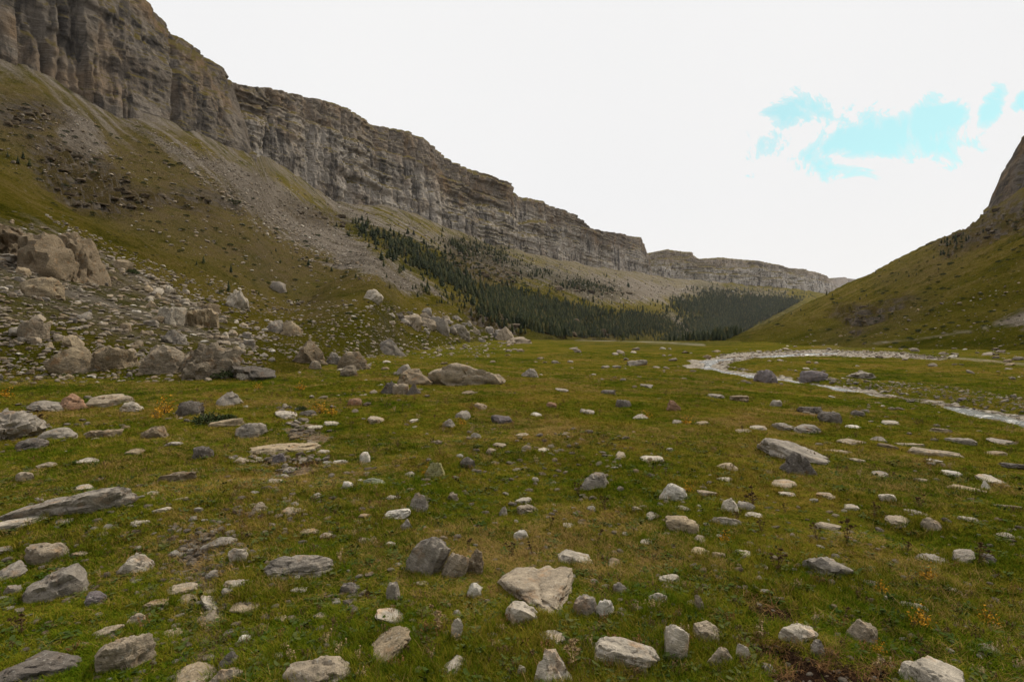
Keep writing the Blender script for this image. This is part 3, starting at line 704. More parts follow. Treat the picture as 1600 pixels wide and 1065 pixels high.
def place(x, y, W, Dp, H, seed, style, level, tone, name, label, cat, group=None, yaw=0.0, roll=0.0, pitch=0.0, sink=0.34, mat=None, slope=True):
    V, F = rock_shape(seed, level, style)
    V = V * np.array([W, Dp, H / (1 - sink)])
    me = finish_rock(mesh_np(name, V, F)); me.materials.append(mat or M_STONE)
    o = obj(name, me); z = float(ground_z(x, y)[0])
    o.location = (x, y, z + H / 2 - sink * H / (1 - sink) / 2)
    o.rotation_euler = (pitch, roll, math.atan2(-x, y) + yaw)
    c = np.array(TONE[tone]) * np.random.default_rng(seed).uniform(0.88, 1.12); o.color = (*c, 1)
    tag(o, label, cat, group); ROCKS.append((x, y, W / 2, Dp / 2, math.atan2(-x, y) + yaw))
    return o
def stone(x0, x1, y0, y1, style, tone, label=None, group=None, roll=0.0, cat='stone', name='stone', mat=None, yaw=None):
    """a stone that spans these photo pixels, standing on the ground there"""
    global n_rock
    n_rock += 1; seed = 1000 + n_rock
    if style == 'wedge' and (y1 - y0) > 1.05 * (x1 - x0): style = 'block'
    cx, w, h = (x0 + x1) / 2, x1 - x0, y1 - y0
    x, y, z = hit(cx, y1); dist = math.hypot(x, y); s = y / FOC; sink = 0.54 if style in ('slab', 'plate', 'tri') else 0.48
    W = w * s; e = math.atan2(EYE - z, dist); sd_, cd = math.sin(max(e, 0.02)), math.cos(e)
    hh = h * s
    if style in ('plate', 'slab', 'tri'):
        H = {'plate': 0.10, 'slab': 0.17, 'tri': 0.14}[style] * W; Dp = (hh - H * cd) / sd_
        Dp = float(np.clip(Dp, 0.32 * W, 1.8 * W)); H = float(np.clip((hh - Dp * sd_) / cd, 0.06 * W, 0.6 * W))
    else:
        Dp = 0.8 * W; H = (hh - 0.75 * Dp * sd_) / cd
        if H < 0.25 * W: H = 0.25 * W; Dp = float(np.clip((hh - H * cd) / sd_, 0.4 * W, 1.2 * W))
        H = float(np.clip(H, 0.25 * W, 2.2 * W))
    ux, uy = x / dist, y / dist
    level = 5 if w > 78 else 4 if w > 24 else 3
    W *= 1.08; Dp *= 1.08
    return place(x + ux * Dp * 0.45, y + uy * Dp * 0.45, W, Dp, H, seed, style, level, tone, name, label or f'{tone} stone', cat, group,
                 yaw if yaw is not None else random.uniform(-0.3, 0.3), math.radians(roll + random.uniform(-5, 5)), mat=mat, sink=sink)

G_M = 'small stones lying in the meadow turf'
TW = dict(grey='grey', pale='pale grey', white='whitish', dark='dark grey', tan='tan', brown='brown', rust='rust-coloured', lichen='yellowish', green='greenish', violet='dark violet-grey', warm='warm buff')
SW = dict(block='blocky', slab='flat', plate='thin flat', round='rounded', jag='rough jagged', wedge='wedge-shaped', layer='layered')
# ---- stones one can point to: x0, x1, y0, y1, style, tone, label, roll
S = [
 (-30, 130, 998, 1068, 'slab', 'dark', 'long dark grey slab sloping up out of the grass beside a pale cracked slab', 12),
 (160, 240, 988, 1048, 'layer', 'warm', 'pale cracked slab with grass growing over its lower edge', 0),
 (265, 342, 1022, 1080, 'slab', 'tan', 'smooth buff slab with a straight top edge at the foot of the path', 0),
 (345, 378, 1015, 1047, 'wedge', 'grey', 'small pointed grey stone behind an orange-speckled one', 0),
 (328, 378, 1040, 1075, 'jag', 'warm', 'orange-speckled rough stone next to the smooth buff slab', 0),
 (450, 546, 1024, 1080, 'round', 'warm', 'blunt brown-grey boulder stone with dark pits, beside the path', 0),
 (417, 519, 861, 903, 'round', 'grey', 'smooth domed grey stone wearing a skirt of tall grass', 0),
 (192, 243, 860, 894, 'wedge', 'pale', 'pale pyramid-shaped stone on the turf beside the path', 0),
 (50, 128, 888, 936, 'layer', 'grey', 'ridged grey stone split by a dark notch, tilted in the grass', -14),
 (50, 104, 844, 878, 'layer', 'warm', 'ridged buff-grey stone behind the notched one', -8),
 (-8, 36, 882, 905, 'layer', 'grey', 'small ridged grey stone beside the notched one', -6),
 (135, 163, 922, 946, 'round', 'violet', 'small dark violet stone tucked in grass by the notched stone', 0),
 (26, 196, 767, 804, 'slab', 'grey', 'long weathered grey slab lying like a beam in the turf', -4),
 (-10, 70, 806, 824, 'plate', 'pale', 'pale low slab in front of the beam-like slab', -5),
 (28, 50, 736, 751, 'block', 'warm', 'small cube-shaped stone alone on the turf behind the beam-like slab', 0),
 (248, 302, 738, 753, 'layer', 'brown', 'flaky brown-grey stone lying flat behind the path', -5),
 (312, 367, 839, 857, 'slab', 'grey', 'flat grey stone bedded in the gravel of the path', 0),
 (358, 386, 855, 879, 'block', 'pale', 'pale knobbly stone on the edge of the path', 0),
 (323, 346, 890, 904, 'round', 'grey', 'smooth rounded grey stone in the path gravel', 0),
 (262, 306, 908, 929, 'slab', 'warm', 'pale flat stone half bedded in the path', 0),
 (313, 346, 931, 957, 'slab', 'pale', 'tilted pale stone in the middle of the path', 22),
 (309, 341, 953, 978, 'slab', 'warm', 'buff tilted stone leaning under another one in the path', -22),
 (362, 411, 938, 960, 'plate', 'tan', 'tan plate-like stone at the edge of the path', 0),
 (328, 359, 957, 973, 'plate', 'tan', 'small tan flake beside the leaning path stones', 0),
 (196, 230, 955, 976, 'wedge', 'warm', 'pair-like pale wedge stone beside the path', 0),
 (278, 306, 926, 949, 'slab', 'tan', 'tan flat stone set at the edge of the path', -20),
 (560, 643, 983, 1040, 'plate', 'tan', 'long orange-brown plank-like stone lying aslant in the grass', -26),
 (588, 640, 951, 976, 'plate', 'pale', 'crescent-shaped pale stone showing through the turf', 16),
 (705, 723, 966, 1001, 'wedge', 'pale', 'thin pale upright splinter of stone', 0),
 (684, 733, 1030, 1057, 'jag', 'pale', 'pale two-lobed stone with an earthy hollow', 0),
 (783, 913, 872, 963, 'tri', 'warm', 'largest flat plate of stone, pale and pitted, narrowing to a point', 0),
 (790, 841, 942, 975, 'block', 'pale', 'pale angular block leaning on the edge of the large flat plate', 12),
 (896, 933, 929, 964, 'block', 'grey', 'grey angular block beside the large flat plate', 0),
 (931, 959, 934, 966, 'wedge', 'white', 'whitish sharp stone next to the grey block by the large plate', 0),
 (872, 931, 855, 883, 'slab', 'pale', 'pale flat stone behind the large flat plate', 8),
 (634, 689, 830, 898, 'wedge', 'grey', 'tall triangular grey stone with a speckled face', 20),
 (690, 724, 861, 903, 'wedge', 'warm', 'narrow fin-like stone beside the triangular one', 22),
 (726, 756, 858, 898, 'jag', 'brown', 'crumbly brown stone heap by a dried thistle', 0),
 (730, 753, 909, 935, 'jag', 'white', 'black and white speckled little stone in front of the crumbly heap', 0),
 (604, 625, 908, 938, 'block', 'grey', 'upright smooth grey stone standing alone in the grass', 0),
 (533, 563, 908, 929, 'block', 'dark', 'dark blunt stone in bare earth beside the upright one', 0),
 (640, 668, 770, 801, 'jag', 'grey', 'pitted grey stone with a dark hole', 0),
 (597, 641, 792, 811, 'round', 'white', 'lichen-whitened low stone in front of the pitted one', 0),
 (622, 646, 809, 828, 'wedge', 'grey', 'small grey wedge stone in front of the lichen-whitened one', 0),
 (568, 603, 744, 757, 'round', 'green', 'low mossy greenish stone almost swallowed by the turf', 0),
 (664, 695, 719, 747, 'wedge', 'lichen', 'yellow lichen-covered stone shaped like a shoe', 0),
 (719, 742, 713, 731, 'round', 'dark', 'small dark rounded stone beside the lichen-covered one', 0),
 (562, 578, 705, 723, 'wedge', 'white', 'small white upright stone in the turf beside the path', 0),
 (908, 951, 738, 765, 'wedge', 'grey', 'grey pyramid stone with dry stalks in front', 0),
 (1031, 1073, 754, 783, 'block', 'white', 'white angular block tilted to one side in the open turf', 18),
 (803, 826, 826, 843, 'block', 'white', 'small pinkish white stone in the open turf behind the large flat plate', 0),
 (921, 1027, 995, 1046, 'block', 'pale', 'big pale stone split by a dark crack', 0),
 (834, 903, 1013, 1075, 'wedge', 'pale', 'steep grey pyramid stone beside the cracked one', 0),
 (842, 901, 984, 1009, 'plate', 'pale', 'pale sheet of stone flush with the grass behind the grey pyramid', 0),
 (1035, 1072, 977, 1031, 'block', 'pale', 'tall pale upright stone beside the cracked one', 8),
 (1084, 1130, 973, 1005, 'round', 'warm', 'grass-hemmed rounded stone behind an angular brown-grey one', 0),
 (1106, 1144, 1009, 1044, 'wedge', 'warm', 'angular brown-grey stone leaning in a grass tuft', 0),
 (1150, 1173, 1006, 1033, 'block', 'pale', 'pale pitted stone at the edge of the dug-up earth', 0),
 (1218, 1274, 973, 1006, 'block', 'pale', 'light grey block resting on a darker stone above the dug-up earth', 6),
 (1262, 1293, 999, 1028, 'wedge', 'grey', 'blue-grey stone under the light grey block', 0),
 (1326, 1371, 967, 1006, 'block', 'warm', 'cream-coloured angular stone standing on green turf', 12),
 (1415, 1510, 1031, 1085, 'block', 'pale', 'large pale pointed stone beyond the dug-up earth', 10),
 (1188, 1216, 1037, 1056, 'round', 'grey', 'small grey stone within the dug-up earth', 0),
 (1259, 1326, 865, 901, 'jag', 'grey', 'crusty black-and-grey stone riddled with holes', 8),
 (1434, 1471, 862, 879, 'slab', 'grey', 'grey flat stone on the turf between two dry thistles', 8),
 (1490, 1521, 855, 880, 'slab', 'grey', 'grey flat stone half hidden by a dried plant', 0),
 (1534, 1554, 863, 877, 'round', 'grey', 'small grey stone on the far side of the dried plant', 0),
 (1147, 1173, 854, 868, 'slab', 'white', 'small whitish flat stone in the turf near tan ones', 0),
 (1080, 1111, 850, 868, 'slab', 'tan', 'tan flat stone touching a smaller one', 6),
 (1109, 1133, 860, 873, 'block', 'tan', 'small tan stone touching a flatter one', 0),
 (1085, 1104, 832, 849, 'plate', 'warm', 'thin buff sliver of stone lying aslant', 30),
 (1040, 1091, 804, 833, 'block', 'tan', 'tan block with a shadowed front and pale top', 0),
 (1110, 1156, 804, 821, 'jag', 'pale', 'pale jagged stone with rusty stalks behind the tan block', 0),
 (1125, 1154, 776, 799, 'wedge', 'pale', 'pale sharp-edged stone behind the jagged one', 10),
 (1152, 1178, 783, 797, 'block', 'grey', 'grey-brown stone leaning on the sharp-edged one', 0),
 (1219, 1274, 703, 742, 'wedge', 'dark', 'dark brown-grey pyramid stone in front of a wide grey slab', 0),
 (1187, 1297, 681, 718, 'slab', 'grey', 'wide grey slab-like boulder behind the dark pyramid', 6),
 (1424, 1497, 699, 714, 'slab', 'warm', 'broad low buff slab lying in the meadow toward the stream', 4),
 (1532, 1549, 749, 766, 'wedge', 'white', 'small whitish upright stone by a pale flat one', 0),
 (1529, 1571, 741, 756, 'slab', 'pale', 'pale flat stone behind the whitish upright one', 4),
 (1484, 1533, 753, 766, 'plate', 'tan', 'tan strip of stone flush with the turf', 6),
 (1279, 1313, 641, 661, 'block', 'dark', 'blocky dark grey boulder standing in the meadow toward the stream', 0),
 (1248, 1283, 632, 646, 'layer', 'dark', 'low dark layered stone behind the blocky dark boulder', 0),
 (1177, 1213, 576, 598, 'round', 'violet', 'dark rounded boulder on the near bank where the stream bends', 0),
 (1252, 1291, 579, 595, 'block', 'violet', 'dark blocky boulder standing in the stream bed', 0),
 (1326, 1364, 579, 591, 'jag', 'grey', 'rough grey boulder pile on the far bank of the stream', 0),
 (1039, 1066, 624, 642, 'wedge', 'rust', 'rust-red pyramid stone in the open meadow', 0),
 (962, 986, 623, 637, 'block', 'dark', 'dark blocky stone beside the rust-red one', 0),
 (981, 1011, 561, 572, 'slab', 'grey', 'flat-topped grey boulder alone on the far meadow', 0),
 (815, 841, 574, 589, 'round', 'grey', 'grey boulder alone on the meadow beside the sloping slab', 0),
 (767, 804, 647, 663, 'block', 'violet', 'dark split stone in two halves on the meadow', 0),
 (827, 846, 640, 650, 'slab', 'white', 'whitish cream stone near an orange one', 0),
 (852, 869, 627, 637, 'block', 'rust', 'small orange stone on the meadow', 0),
 (908, 928, 636, 647, 'slab', 'grey', 'small blue-grey flat stone beside the orange one', 0),
 (664, 794, 565, 602, 'layer', 'warm', 'great sloping layered slab lying on the meadow like a ramp', 10),
 (619, 677, 574, 602, 'wedge', 'brown', 'brown angular boulder in front of the great sloping slab', 0),
 (620, 641, 569, 586, 'round', 'grey', 'rounded grey stone behind the brown angular boulder', 0),
 (596, 624, 594, 616, 'wedge', 'dark', 'dark upright stone with a notch, next to a buff-grey one', 0),
 (614, 640, 598, 617, 'block', 'warm', 'buff-grey stone between two dark upright ones', 0),
 (634, 657, 598, 617, 'wedge', 'dark', 'dark pointed stone without a notch, next to a buff-grey one', 0),
 (-30, 57, 638, 690, 'jag', 'grey', 'large knobbly grey boulder sunk in grass', 0),
 (66, 116, 665, 687, 'round', 'grey', 'rounded grey stone beside the knobbly boulder', 0),
 (28, 72, 684, 702, 'round', 'dark', 'dark low stone in front of the knobbly boulder', 0),
 (50, 101, 625, 643, 'round', 'grey', 'pale grey dome of rock beside a rust-coloured one', 0),
 (92, 136, 614, 641, 'wedge', 'rust', 'rust-coloured peaked rock beside a pale dome', 0),
 (140, 206, 616, 634, 'layer', 'warm', 'layered buff rock lying low beside the rust-coloured peak', 0),
 (190, 221, 627, 643, 'jag', 'pale', 'pale rough stone in front of the layered buff rock', 0),
 (279, 317, 625, 649, 'block', 'dark', 'dark boulder with a pale top beside a green shrub', 0),
 (335, 382, 612, 634, 'wedge', 'grey', 'grey sloping boulder at the top of the path', 0),
 (370, 416, 659, 684, 'round', 'grey', 'domed grey stone with fine parallel furrows beside the path', -8),
 (396, 498, 685, 707, 'plate', 'tan', 'long tan plank of rock lying across the path', -5),
 (430, 466, 638, 653, 'slab', 'pale', 'pale flat stone with green tuft at the top of the path', 0),
 (330, 382, 651, 667, 'layer', 'tan', 'tan layered stone above dark earth beside the shrub', 0),
 (302, 332, 696, 716, 'block', 'dark', 'dark grey cube-like stone beside the tan plank', 0),
 (225, 262, 664, 686, 'round', 'brown', 'brown rock under a mossy hummock', 0),
 (140, 190, 666, 684, 'layer', 'brown', 'low brown ledge stone beside the mossy hummock', 0),
]
for s in S: stone(*s[:6], label=s[6], roll=s[7])
# ---- meadow stones that only their place tells apart, label by look
S2 = '''-5 20 853 864 slab grey|8 32 913 929 block grey|115 146 753 767 slab pale|390 421 782 801 wedge warm|437 466 790 806 slab warm|353 391 899 919 slab grey|346 363 918 931 round grey|225 262 935 951 slab tan|372 393 990 1002 block white|255 283 978 997 slab tan|150 191 977 993 slab warm|316 340 918 928 slab tan|
535 551 751 763 block white|807 823 1040 1059 round pale|525 547 985 1001 slab tan|1030 1063 897 913 layer pale|1034 1056 912 922 slab warm|1014 1046 924 941 wedge pale|959 981 909 927 round grey|779 793 791 806 round grey|808 842 786 803 jag warm|804 831 777 787 slab pale|948 973 865 889 plate brown|
1165 1191 797 809 slab pale|1386 1421 804 823 slab warm|1442 1473 809 829 wedge warm|1274 1311 814 827 slab warm|1374 1398 770 783 block pale|1416 1451 796 804 plate pale|1316 1341 785 797 slab pale|1279 1308 768 779 slab warm|1217 1242 765 775 slab pale|1207 1243 743 763 slab warm|1364 1386 734 746 slab grey|1119 1153 722 734 slab tan|
1086 1100 929 953 jag warm|1410 1446 938 953 plate pale|1383 1402 930 942 round pale|1540 1560 966 980 slab grey|1532 1560 1004 1022 slab grey|1330 1350 640 649 round dark|1203 1221 624 635 block pale|1140 1169 616 627 layer brown|1105 1132 614 622 slab grey|1000 1036 710 722 plate pale|962 980 702 716 slab warm|
700 716 768 782 jag warm|830 842 744 753 block pale|760 775 700 709 block warm|815 830 694 703 block warm|840 857 697 706 slab pale|805 826 672 682 slab warm|736 752 675 686 jag pale|770 790 690 699 slab warm|640 656 652 660 slab pale|575 600 650 662 slab warm|543 565 622 634 block rust|505 530 655 665 slab pale|468 492 640 650 round dark|
480 505 662 672 slab pale|415 440 745 757 slab warm|520 542 716 724 slab white|495 515 700 708 slab pale|365 388 712 724 jag warm|395 413 714 723 slab pale|426 446 707 723 round violet|437 470 727 738 plate grey|455 478 792 802 slab warm|470 500 825 833 plate tan|500 522 831 841 round warm|560 580 800 808 slab warm|600 620 772 780 slab pale|
630 650 735 745 slab grey|690 712 655 668 wedge grey|712 735 640 655 slab grey|740 760 630 640 slab brown|720 745 610 616 plate brown|868 888 606 612 plate grey|940 962 608 616 layer dark|1000 1020 598 605 slab grey|1050 1068 654 662 slab grey|1085 1110 656 664 slab tan|990 1015 645 655 slab grey|1170 1195 664 672 slab pale|1240 1282 661 677 round grey|1205 1238 660 672 round grey|
1150 1172 668 676 plate warm|1322 1345 660 670 plate white|1400 1440 690 697 plate warm|1480 1520 683 693 slab grey|1380 1402 656 664 slab pale|1546 1582 683 694 plate grey|1455 1486 668 676 layer warm|1370 1400 692 699 slab brown|1310 1350 683 695 plate warm|1290 1330 700 708 plate warm|1360 1384 680 690 round grey|1540 1570 700 712 slab brown|
1470 1500 734 744 slab white|1448 1470 716 724 block pale|1560 1600 720 732 slab dark|1430 1450 745 752 slab warm|1330 1352 715 722 slab warm|1120 1146 742 752 slab pale|1090 1120 765 775 slab warm|1010 1030 800 812 slab pale|985 1003 790 800 jag warm|1060 1080 788 798 slab pale|1000 1020 840 852 slab pale|880 900 815 824 plate pale|
560 582 838 848 slab warm|600 618 845 853 block pale|650 670 906 916 slab warm|455 480 915 926 slab pale|430 447 960 972 slab tan|490 512 955 967 slab warm|425 443 1016 1028 slab pale|520 540 1030 1042 block white|608 630 1052 1066 slab pale|110 135 860 870 slab warm|150 170 830 838 slab warm|90 112 810 818 slab grey|205 232 812 820 slab pale|225 247 765 773 slab pale|
120 150 715 725 slab pale|60 90 720 730 slab warm|200 225 700 710 slab tan|258 285 688 696 slab grey|240 270 790 800 slab pale|270 292 775 782 slab warm|545 562 1000 1008 slab pale|750 770 1020 1032 slab warm|760 778 985 995 slab pale|1000 1018 960 972 slab pale|1070 1090 935 945 slab warm|1180 1200 880 890 slab warm|1350 1372 905 915 slab grey|1480 1500 915 924 slab pale|1560 1582 830 840 slab pale|1500 1530 806 815 slab pale|1556 1590 786 793 plate warm'''
for it in S2.replace('\n', '').split('|'):
    a = it.split(); x0, x1, y0, y1 = map(float, a[:4]); st, tn = a[4], a[5]
    big = 'small' if (x1 - x0) < 28 else 'mid-sized'
    stone(x0, x1, y0, y1, st, tn, f'{big} {SW[st]} {TW[tn]} stone lying low in the meadow grass', f'{big} {SW[st]} {TW[tn]} stones in the meadow')

# ---- boulders of the slope foot
BL = [
 (222, 292, 538, 584, 'round', 'warm', 'grey boulder leaning against the largest pale boulder of the slope foot', 0),
 (283, 369, 533, 592, 'jag', 'warm', 'largest pale grey boulder of the slope foot, with a vertical cracked face', 0),
 (84, 157, 542, 585, 'wedge', 'tan', 'tan boulder with a long sloping back among the slope-foot rocks', 14),
 (150, 217, 544, 577, 'layer', 'tan', 'tan layered boulder between the sloping one and the grey pair', 0),
 (48, 162, 378, 442, 'slab', 'brown', 'huge dark-faced brown block with a flat top, highest in the boulder field', 0),
 (-30, 56, 366, 400, 'slab', 'brown', 'low brown block set beside the huge dark-faced one', 0),
 (40, 94, 434, 466, 'round', 'tan', 'tan rounded boulder below the huge dark-faced block', 0),
 (32, 72, 503, 532, 'block', 'warm', 'buff block with a grey shadowed front in the middle of the boulder field', 0),
 (353, 387, 451, 481, 'jag', 'pale', 'isolated pale knobbly boulder high on the grass slope', 0),
 (249, 289, 479, 507, 'round', 'pale', 'pale rounded boulder at the edge of a flat brown one', 0),
 (284, 337, 484, 512, 'slab', 'tan', 'flat-topped brown boulder touching a pale rounded one', 6),
 (315, 342, 476, 490, 'slab', 'brown', 'dark cap-like boulder behind the flat-topped brown one', 0),
 (363, 427, 569, 594, 'slab', 'dark', 'dark low boulder where the slope-foot rocks end towards the stream', 8),
 (374, 402, 579, 594, 'slab', 'pale', 'pale smooth stone in front of the dark low boulder', 0),
 (255, 292, 515, 537, 'jag', 'grey', 'craggy grey boulder piled behind the grey pair', 0),
 (456, 511, 532, 568, 'round', 'brown', 'brown boulder with a slanting hollow face', 6),
 (529, 584, 546, 578, 'round', 'brown', 'smooth brown potato-shaped boulder beside a squeezed grey one', 6),
 (507, 534, 549, 569, 'round', 'grey', 'grey boulder squeezed between two brown ones', 0),
 (532, 558, 570, 588, 'round', 'warm', 'buff boulder pair in front of the potato-shaped one', 0),
 (577, 634, 526, 554, 'wedge', 'grey', 'grey peaked boulder standing clear on the grass', 0),
 (484, 502, 563, 577, 'round', 'warm', 'small buff boulder in front of the hollow-faced one', 0),
 (567, 598, 454, 471, 'round', 'pale', 'pale oval boulder high on the green strip of the slope', 0),
 (418, 446, 500, 520, 'round', 'grey', 'grey boulder behind a longer tan one on the slope', 0),
 (436, 472, 502, 524, 'round', 'tan', 'tan boulder in front of a grey one on the slope', 0),
 (424, 446, 442, 457, 'block', 'grey', 'grey block isolated near the lower edge of the brown scree', 0),
 (773, 807, 509, 532, 'wedge', 'warm', 'upright pale rock at the end of the long rock train', 0),
 (790, 832, 524, 537, 'slab', 'warm', 'low pale rock at the tip of the rock train', 0),
 (655, 682, 497, 512, 'round', 'warm', 'pale rounded boulder in the rock train on the lower slope', 0),
 (672, 702, 498, 520, 'block', 'grey', 'grey sloping boulder next to a rounded one in the rock train', 0),
 (620, 660, 492, 508, 'slab', 'warm', 'pale flat boulder heading the rock train', 0),
 (700, 735, 506, 522, 'block', 'grey', 'broad grey boulder in the middle of the rock train', 0),
]
for s in BL:
    o = stone(*s[:6], label=s[6], roll=s[7], cat='boulder', name='boulder', mat=M_BOULDER, group='boulders on and below the slope under the cliffs')
# prototypes shared by the rest
PROTO = []
for i in range(18):
    st = ['block', 'slab', 'round', 'jag', 'wedge', 'layer'][i % 6]
    V, F = rock_shape(500 + i, 3, st); me = finish_rock(mesh_np('rock', V, F)); me.materials.append(M_UNIT); PROTO.append((me, st))
def proto_rock(px, row, wpx, tone, cat, name, label, group, asp=None, fl=None):
    x, y, z = hit(px, row); W = wpx * y / FOC
    i = random.randrange(18); me, st = PROTO[i]
    o = obj(name, me); sq = fl or random.uniform(0.42, 0.8)
    Dp, H = W * random.uniform(.6, 1), W * sq
    o.scale = (W, Dp, H * 1.25); o.location = (x, y, z + H * 0.12)
    o.rotation_euler = (random.uniform(-.25, .25), random.uniform(-.3, .3), random.uniform(0, 6.28))
    c = np.array(TONE[tone]) * random.uniform(0.82, 1.15); o.color = (*c, 1)
    tag(o, label.format(st=SW[st], tn=TW[tone]), cat, group.format(st=SW[st], tn=TW[tone])); ROCKS.append((x, y, W / 2, Dp / 2, 0))
    return o
def rand_many(poly, n):
    q = np.array(poly, float); lo, hi = q.min(0), q.max(0); out = np.zeros((0, 2))
    while len(out) < n:
        c = lo + (hi - lo) * RNG.random((n * 3 + 50, 2)); out = np.vstack([out, c[inpoly(c[:, 0], c[:, 1], poly)]])
    return [tuple(v) for v in out[:n]]
def rand_in(poly): return rand_many(poly, 1)[0]
FIELD = [(-130, 330), (50, 350), (160, 400), (250, 445), (300, 480), (240, 520), (230, 560), (200, 592), (-130, 600)]
FIELD2 = [(200, 430), (300, 470), (420, 520), (440, 560), (400, 590), (360, 560), (330, 520), (240, 500)]
TRAIN = [(600, 485), (650, 488), (740, 500), (800, 525), (740, 538), (660, 520), (605, 505)]
GREENGAP = [(70, 462), (150, 448), (205, 470), (190, 490), (110, 488)]
for i in range(195):
    while True:
        a, b_ = rand_in(FIELD)
        if not inpoly(np.array([a]), np.array([b_]), GREENGAP)[0]: break
    wpx = min(36, 8.5 * random.random() ** -0.45) * (0.75 + 0.4 * (b_ - 340) / 250)
    proto_rock(a, b_, wpx, random.choice(['tan', 'tan', 'warm', 'warm', 'grey', 'grey', 'brown', 'dark']), 'boulder', 'boulder', '{st} {tn} boulder packed in the boulder field at the slope foot', '{st} {tn} boulders in the boulder field')
for i in range(40):
    a, b_ = rand_in(FIELD2)
    proto_rock(a, b_, random.uniform(8, 22), random.choice(['tan', 'warm', 'grey', 'pale']), 'boulder', 'boulder', '{st} {tn} boulder scattered on the grass beside the boulder field', '{st} {tn} boulders beside the boulder field')
for i in range(40):
    a, b_ = rand_in(TRAIN)
    proto_rock(a, b_, random.uniform(7, 19), random.choice(['grey', 'grey', 'warm', 'dark']), 'boulder', 'boulder', '{st} {tn} boulder in the rock train trailing down the lower slope', '{st} {tn} boulders in the rock train')
RIVB = [(1195, 587), (1290, 599), (1400, 616), (1500, 636), (1598, 656), (1640, 640), (1598, 622), (1500, 606), (1400, 596), (1290, 589)]
RIVN = [(1100, 572), (1190, 586), (1290, 602), (1400, 622), (1500, 641), (1598, 663), (1598, 655), (1500, 634), (1400, 614), (1290, 597), (1190, 582), (1110, 566)]
for i in range(44):
    a, b_ = rand_in(RIVB if i < 26 else RIVN)
    proto_rock(a, b_, random.uniform(6, 15) * (0.6 + (b_ - 585) / 110), random.choice(['grey', 'grey', 'pale', 'violet', 'brown']), 'stone', 'stone', '{st} {tn} stone on the bank of the stream', '{st} {tn} stones along the stream', fl=random.uniform(.22, .42))

# ---- uncountable small stones
def instancer(name, pts, rot, scl, idx, protos, label, cat):
    me = bpy.data.meshes.new(name); n = len(pts)
    me.vertices.add(n); me.vertices.foreach_set('co', np.ascontiguousarray(pts, np.float32).ravel())
    for nm, a in (('rot', rot), ('scl', scl)):
        at = me.attributes.new(nm, 'FLOAT_VECTOR', 'POINT'); at.data.foreach_set('vector', np.ascontiguousarray(a, np.float32).ravel())
    at = me.attributes.new('idx', 'INT', 'POINT'); at.data.foreach_set('value', np.ascontiguousarray(idx, np.int32))
    col = bpy.data.collections.new(name + '_kinds')
    for i, p in enumerate(protos): col.objects.link(p)
    o = obj(name, me)
    ng = bpy.data.node_groups.new(name, 'GeometryNodeTree')
    ng.interface.new_socket('Geometry', in_out='INPUT', socket_type='NodeSocketGeometry'); ng.interface.new_socket('Geometry', in_out='OUTPUT', socket_type='NodeSocketGeometry')
    N = ng.nodes; Lk = ng.links
    gi, go = N.new('NodeGroupInput'), N.new('NodeGroupOutput'); ip = N.new('GeometryNodeInstanceOnPoints')
    ci = N.new('GeometryNodeCollectionInfo'); ci.inputs['Collection'].default_value = col
    ci.inputs['Separate Children'].default_value = True; ci.inputs['Reset Children'].default_value = True
    def na(nm, t):
        a = N.new('GeometryNodeInputNamedAttribute'); a.data_type = t; a.inputs['Name'].default_value = nm; return a.outputs[0]
    Lk.new(gi.outputs[0], ip.inputs['Points']); Lk.new(ci.outputs[0], ip.inputs['Instance']); ip.inputs['Pick Instance'].default_value = True
    Lk.new(na('idx', 'INT'), ip.inputs['Instance Index']); Lk.new(na('rot', 'FLOAT_VECTOR'), ip.inputs['Rotation']); Lk.new(na('scl', 'FLOAT_VECTOR'), ip.inputs['Scale'])
    Lk.new(ip.outputs[0], go.inputs[0])
    md = o.modifiers.new('scatter', 'NODES'); md.node_group = ng
    tag(o, label, cat, kind='stuff')
    return o
def free_obj(name, me, color=None):
    o = bpy.data.objects.new(name, me)
    if color is not None: o.color = (*color, 1)
    return o
STP = []
for i in range(12):
    V, F = rock_shape(700 + i, 2, ['slab', 'block', 'slab', 'jag', 'round', 'layer'][i % 6]); me = finish_rock(mesh_np('pebble', V, F)); me.materials.append(M_PEB)
    STP.append(free_obj(f'pebble_{i:02d}', me, TONE[['pale', 'warm', 'grey', 'tan', 'grey', 'warm', 'white', 'grey', 'brown', 'pale', 'tan', 'grey'][i]]))
def hits(pr):
    xy = np.array([hit(a, b_, False) for a, b_ in pr]); return np.column_stack([xy, ground_z(xy[:, 0], xy[:, 1])])
def pebbles(pr, wlo, whi, name, label, power=2.0, flat=(.25, .6), size_m=None):
    p = hits(pr); n = len(p); t = RNG.random(n) ** power
    W = (wlo + (whi - wlo) * t) * p[:, 1] / FOC if size_m is None else size_m[0] + (size_m[1] - size_m[0]) * t
    s = np.stack([W, W * RNG.uniform(.6, 1, n), W * RNG.uniform(*flat, n)], -1); p[:, 2] += s[:, 2] * 0.15
    rot = np.stack([RNG.uniform(-.25, .25, n), RNG.uniform(-.25, .25, n), RNG.uniform(0, 6.28, n)], -1)
    return instancer(name, p, rot, s, RNG.integers(0, 12, n), STP, label, 'stones')
pr = []
while len(pr) < 3600:                                        # meadow, thinning in patches
    a, b_ = random.uniform(-120, 1720), 545 + 530 * random.random() ** 1.5
    x, y = floor_hit(a, b_); d = float(fbm(x / 4, y / 4, 31.0, 3)[()] if np.ndim(x) == 0 else 0)
    if random.random() < 0.22 + 1.5 * d: pr.append((a, b_))
pebbles(pr, 2.5, 15, 'scattered_stones', 'small loose stones strewn through the meadow turf', 2.2)
pr = []
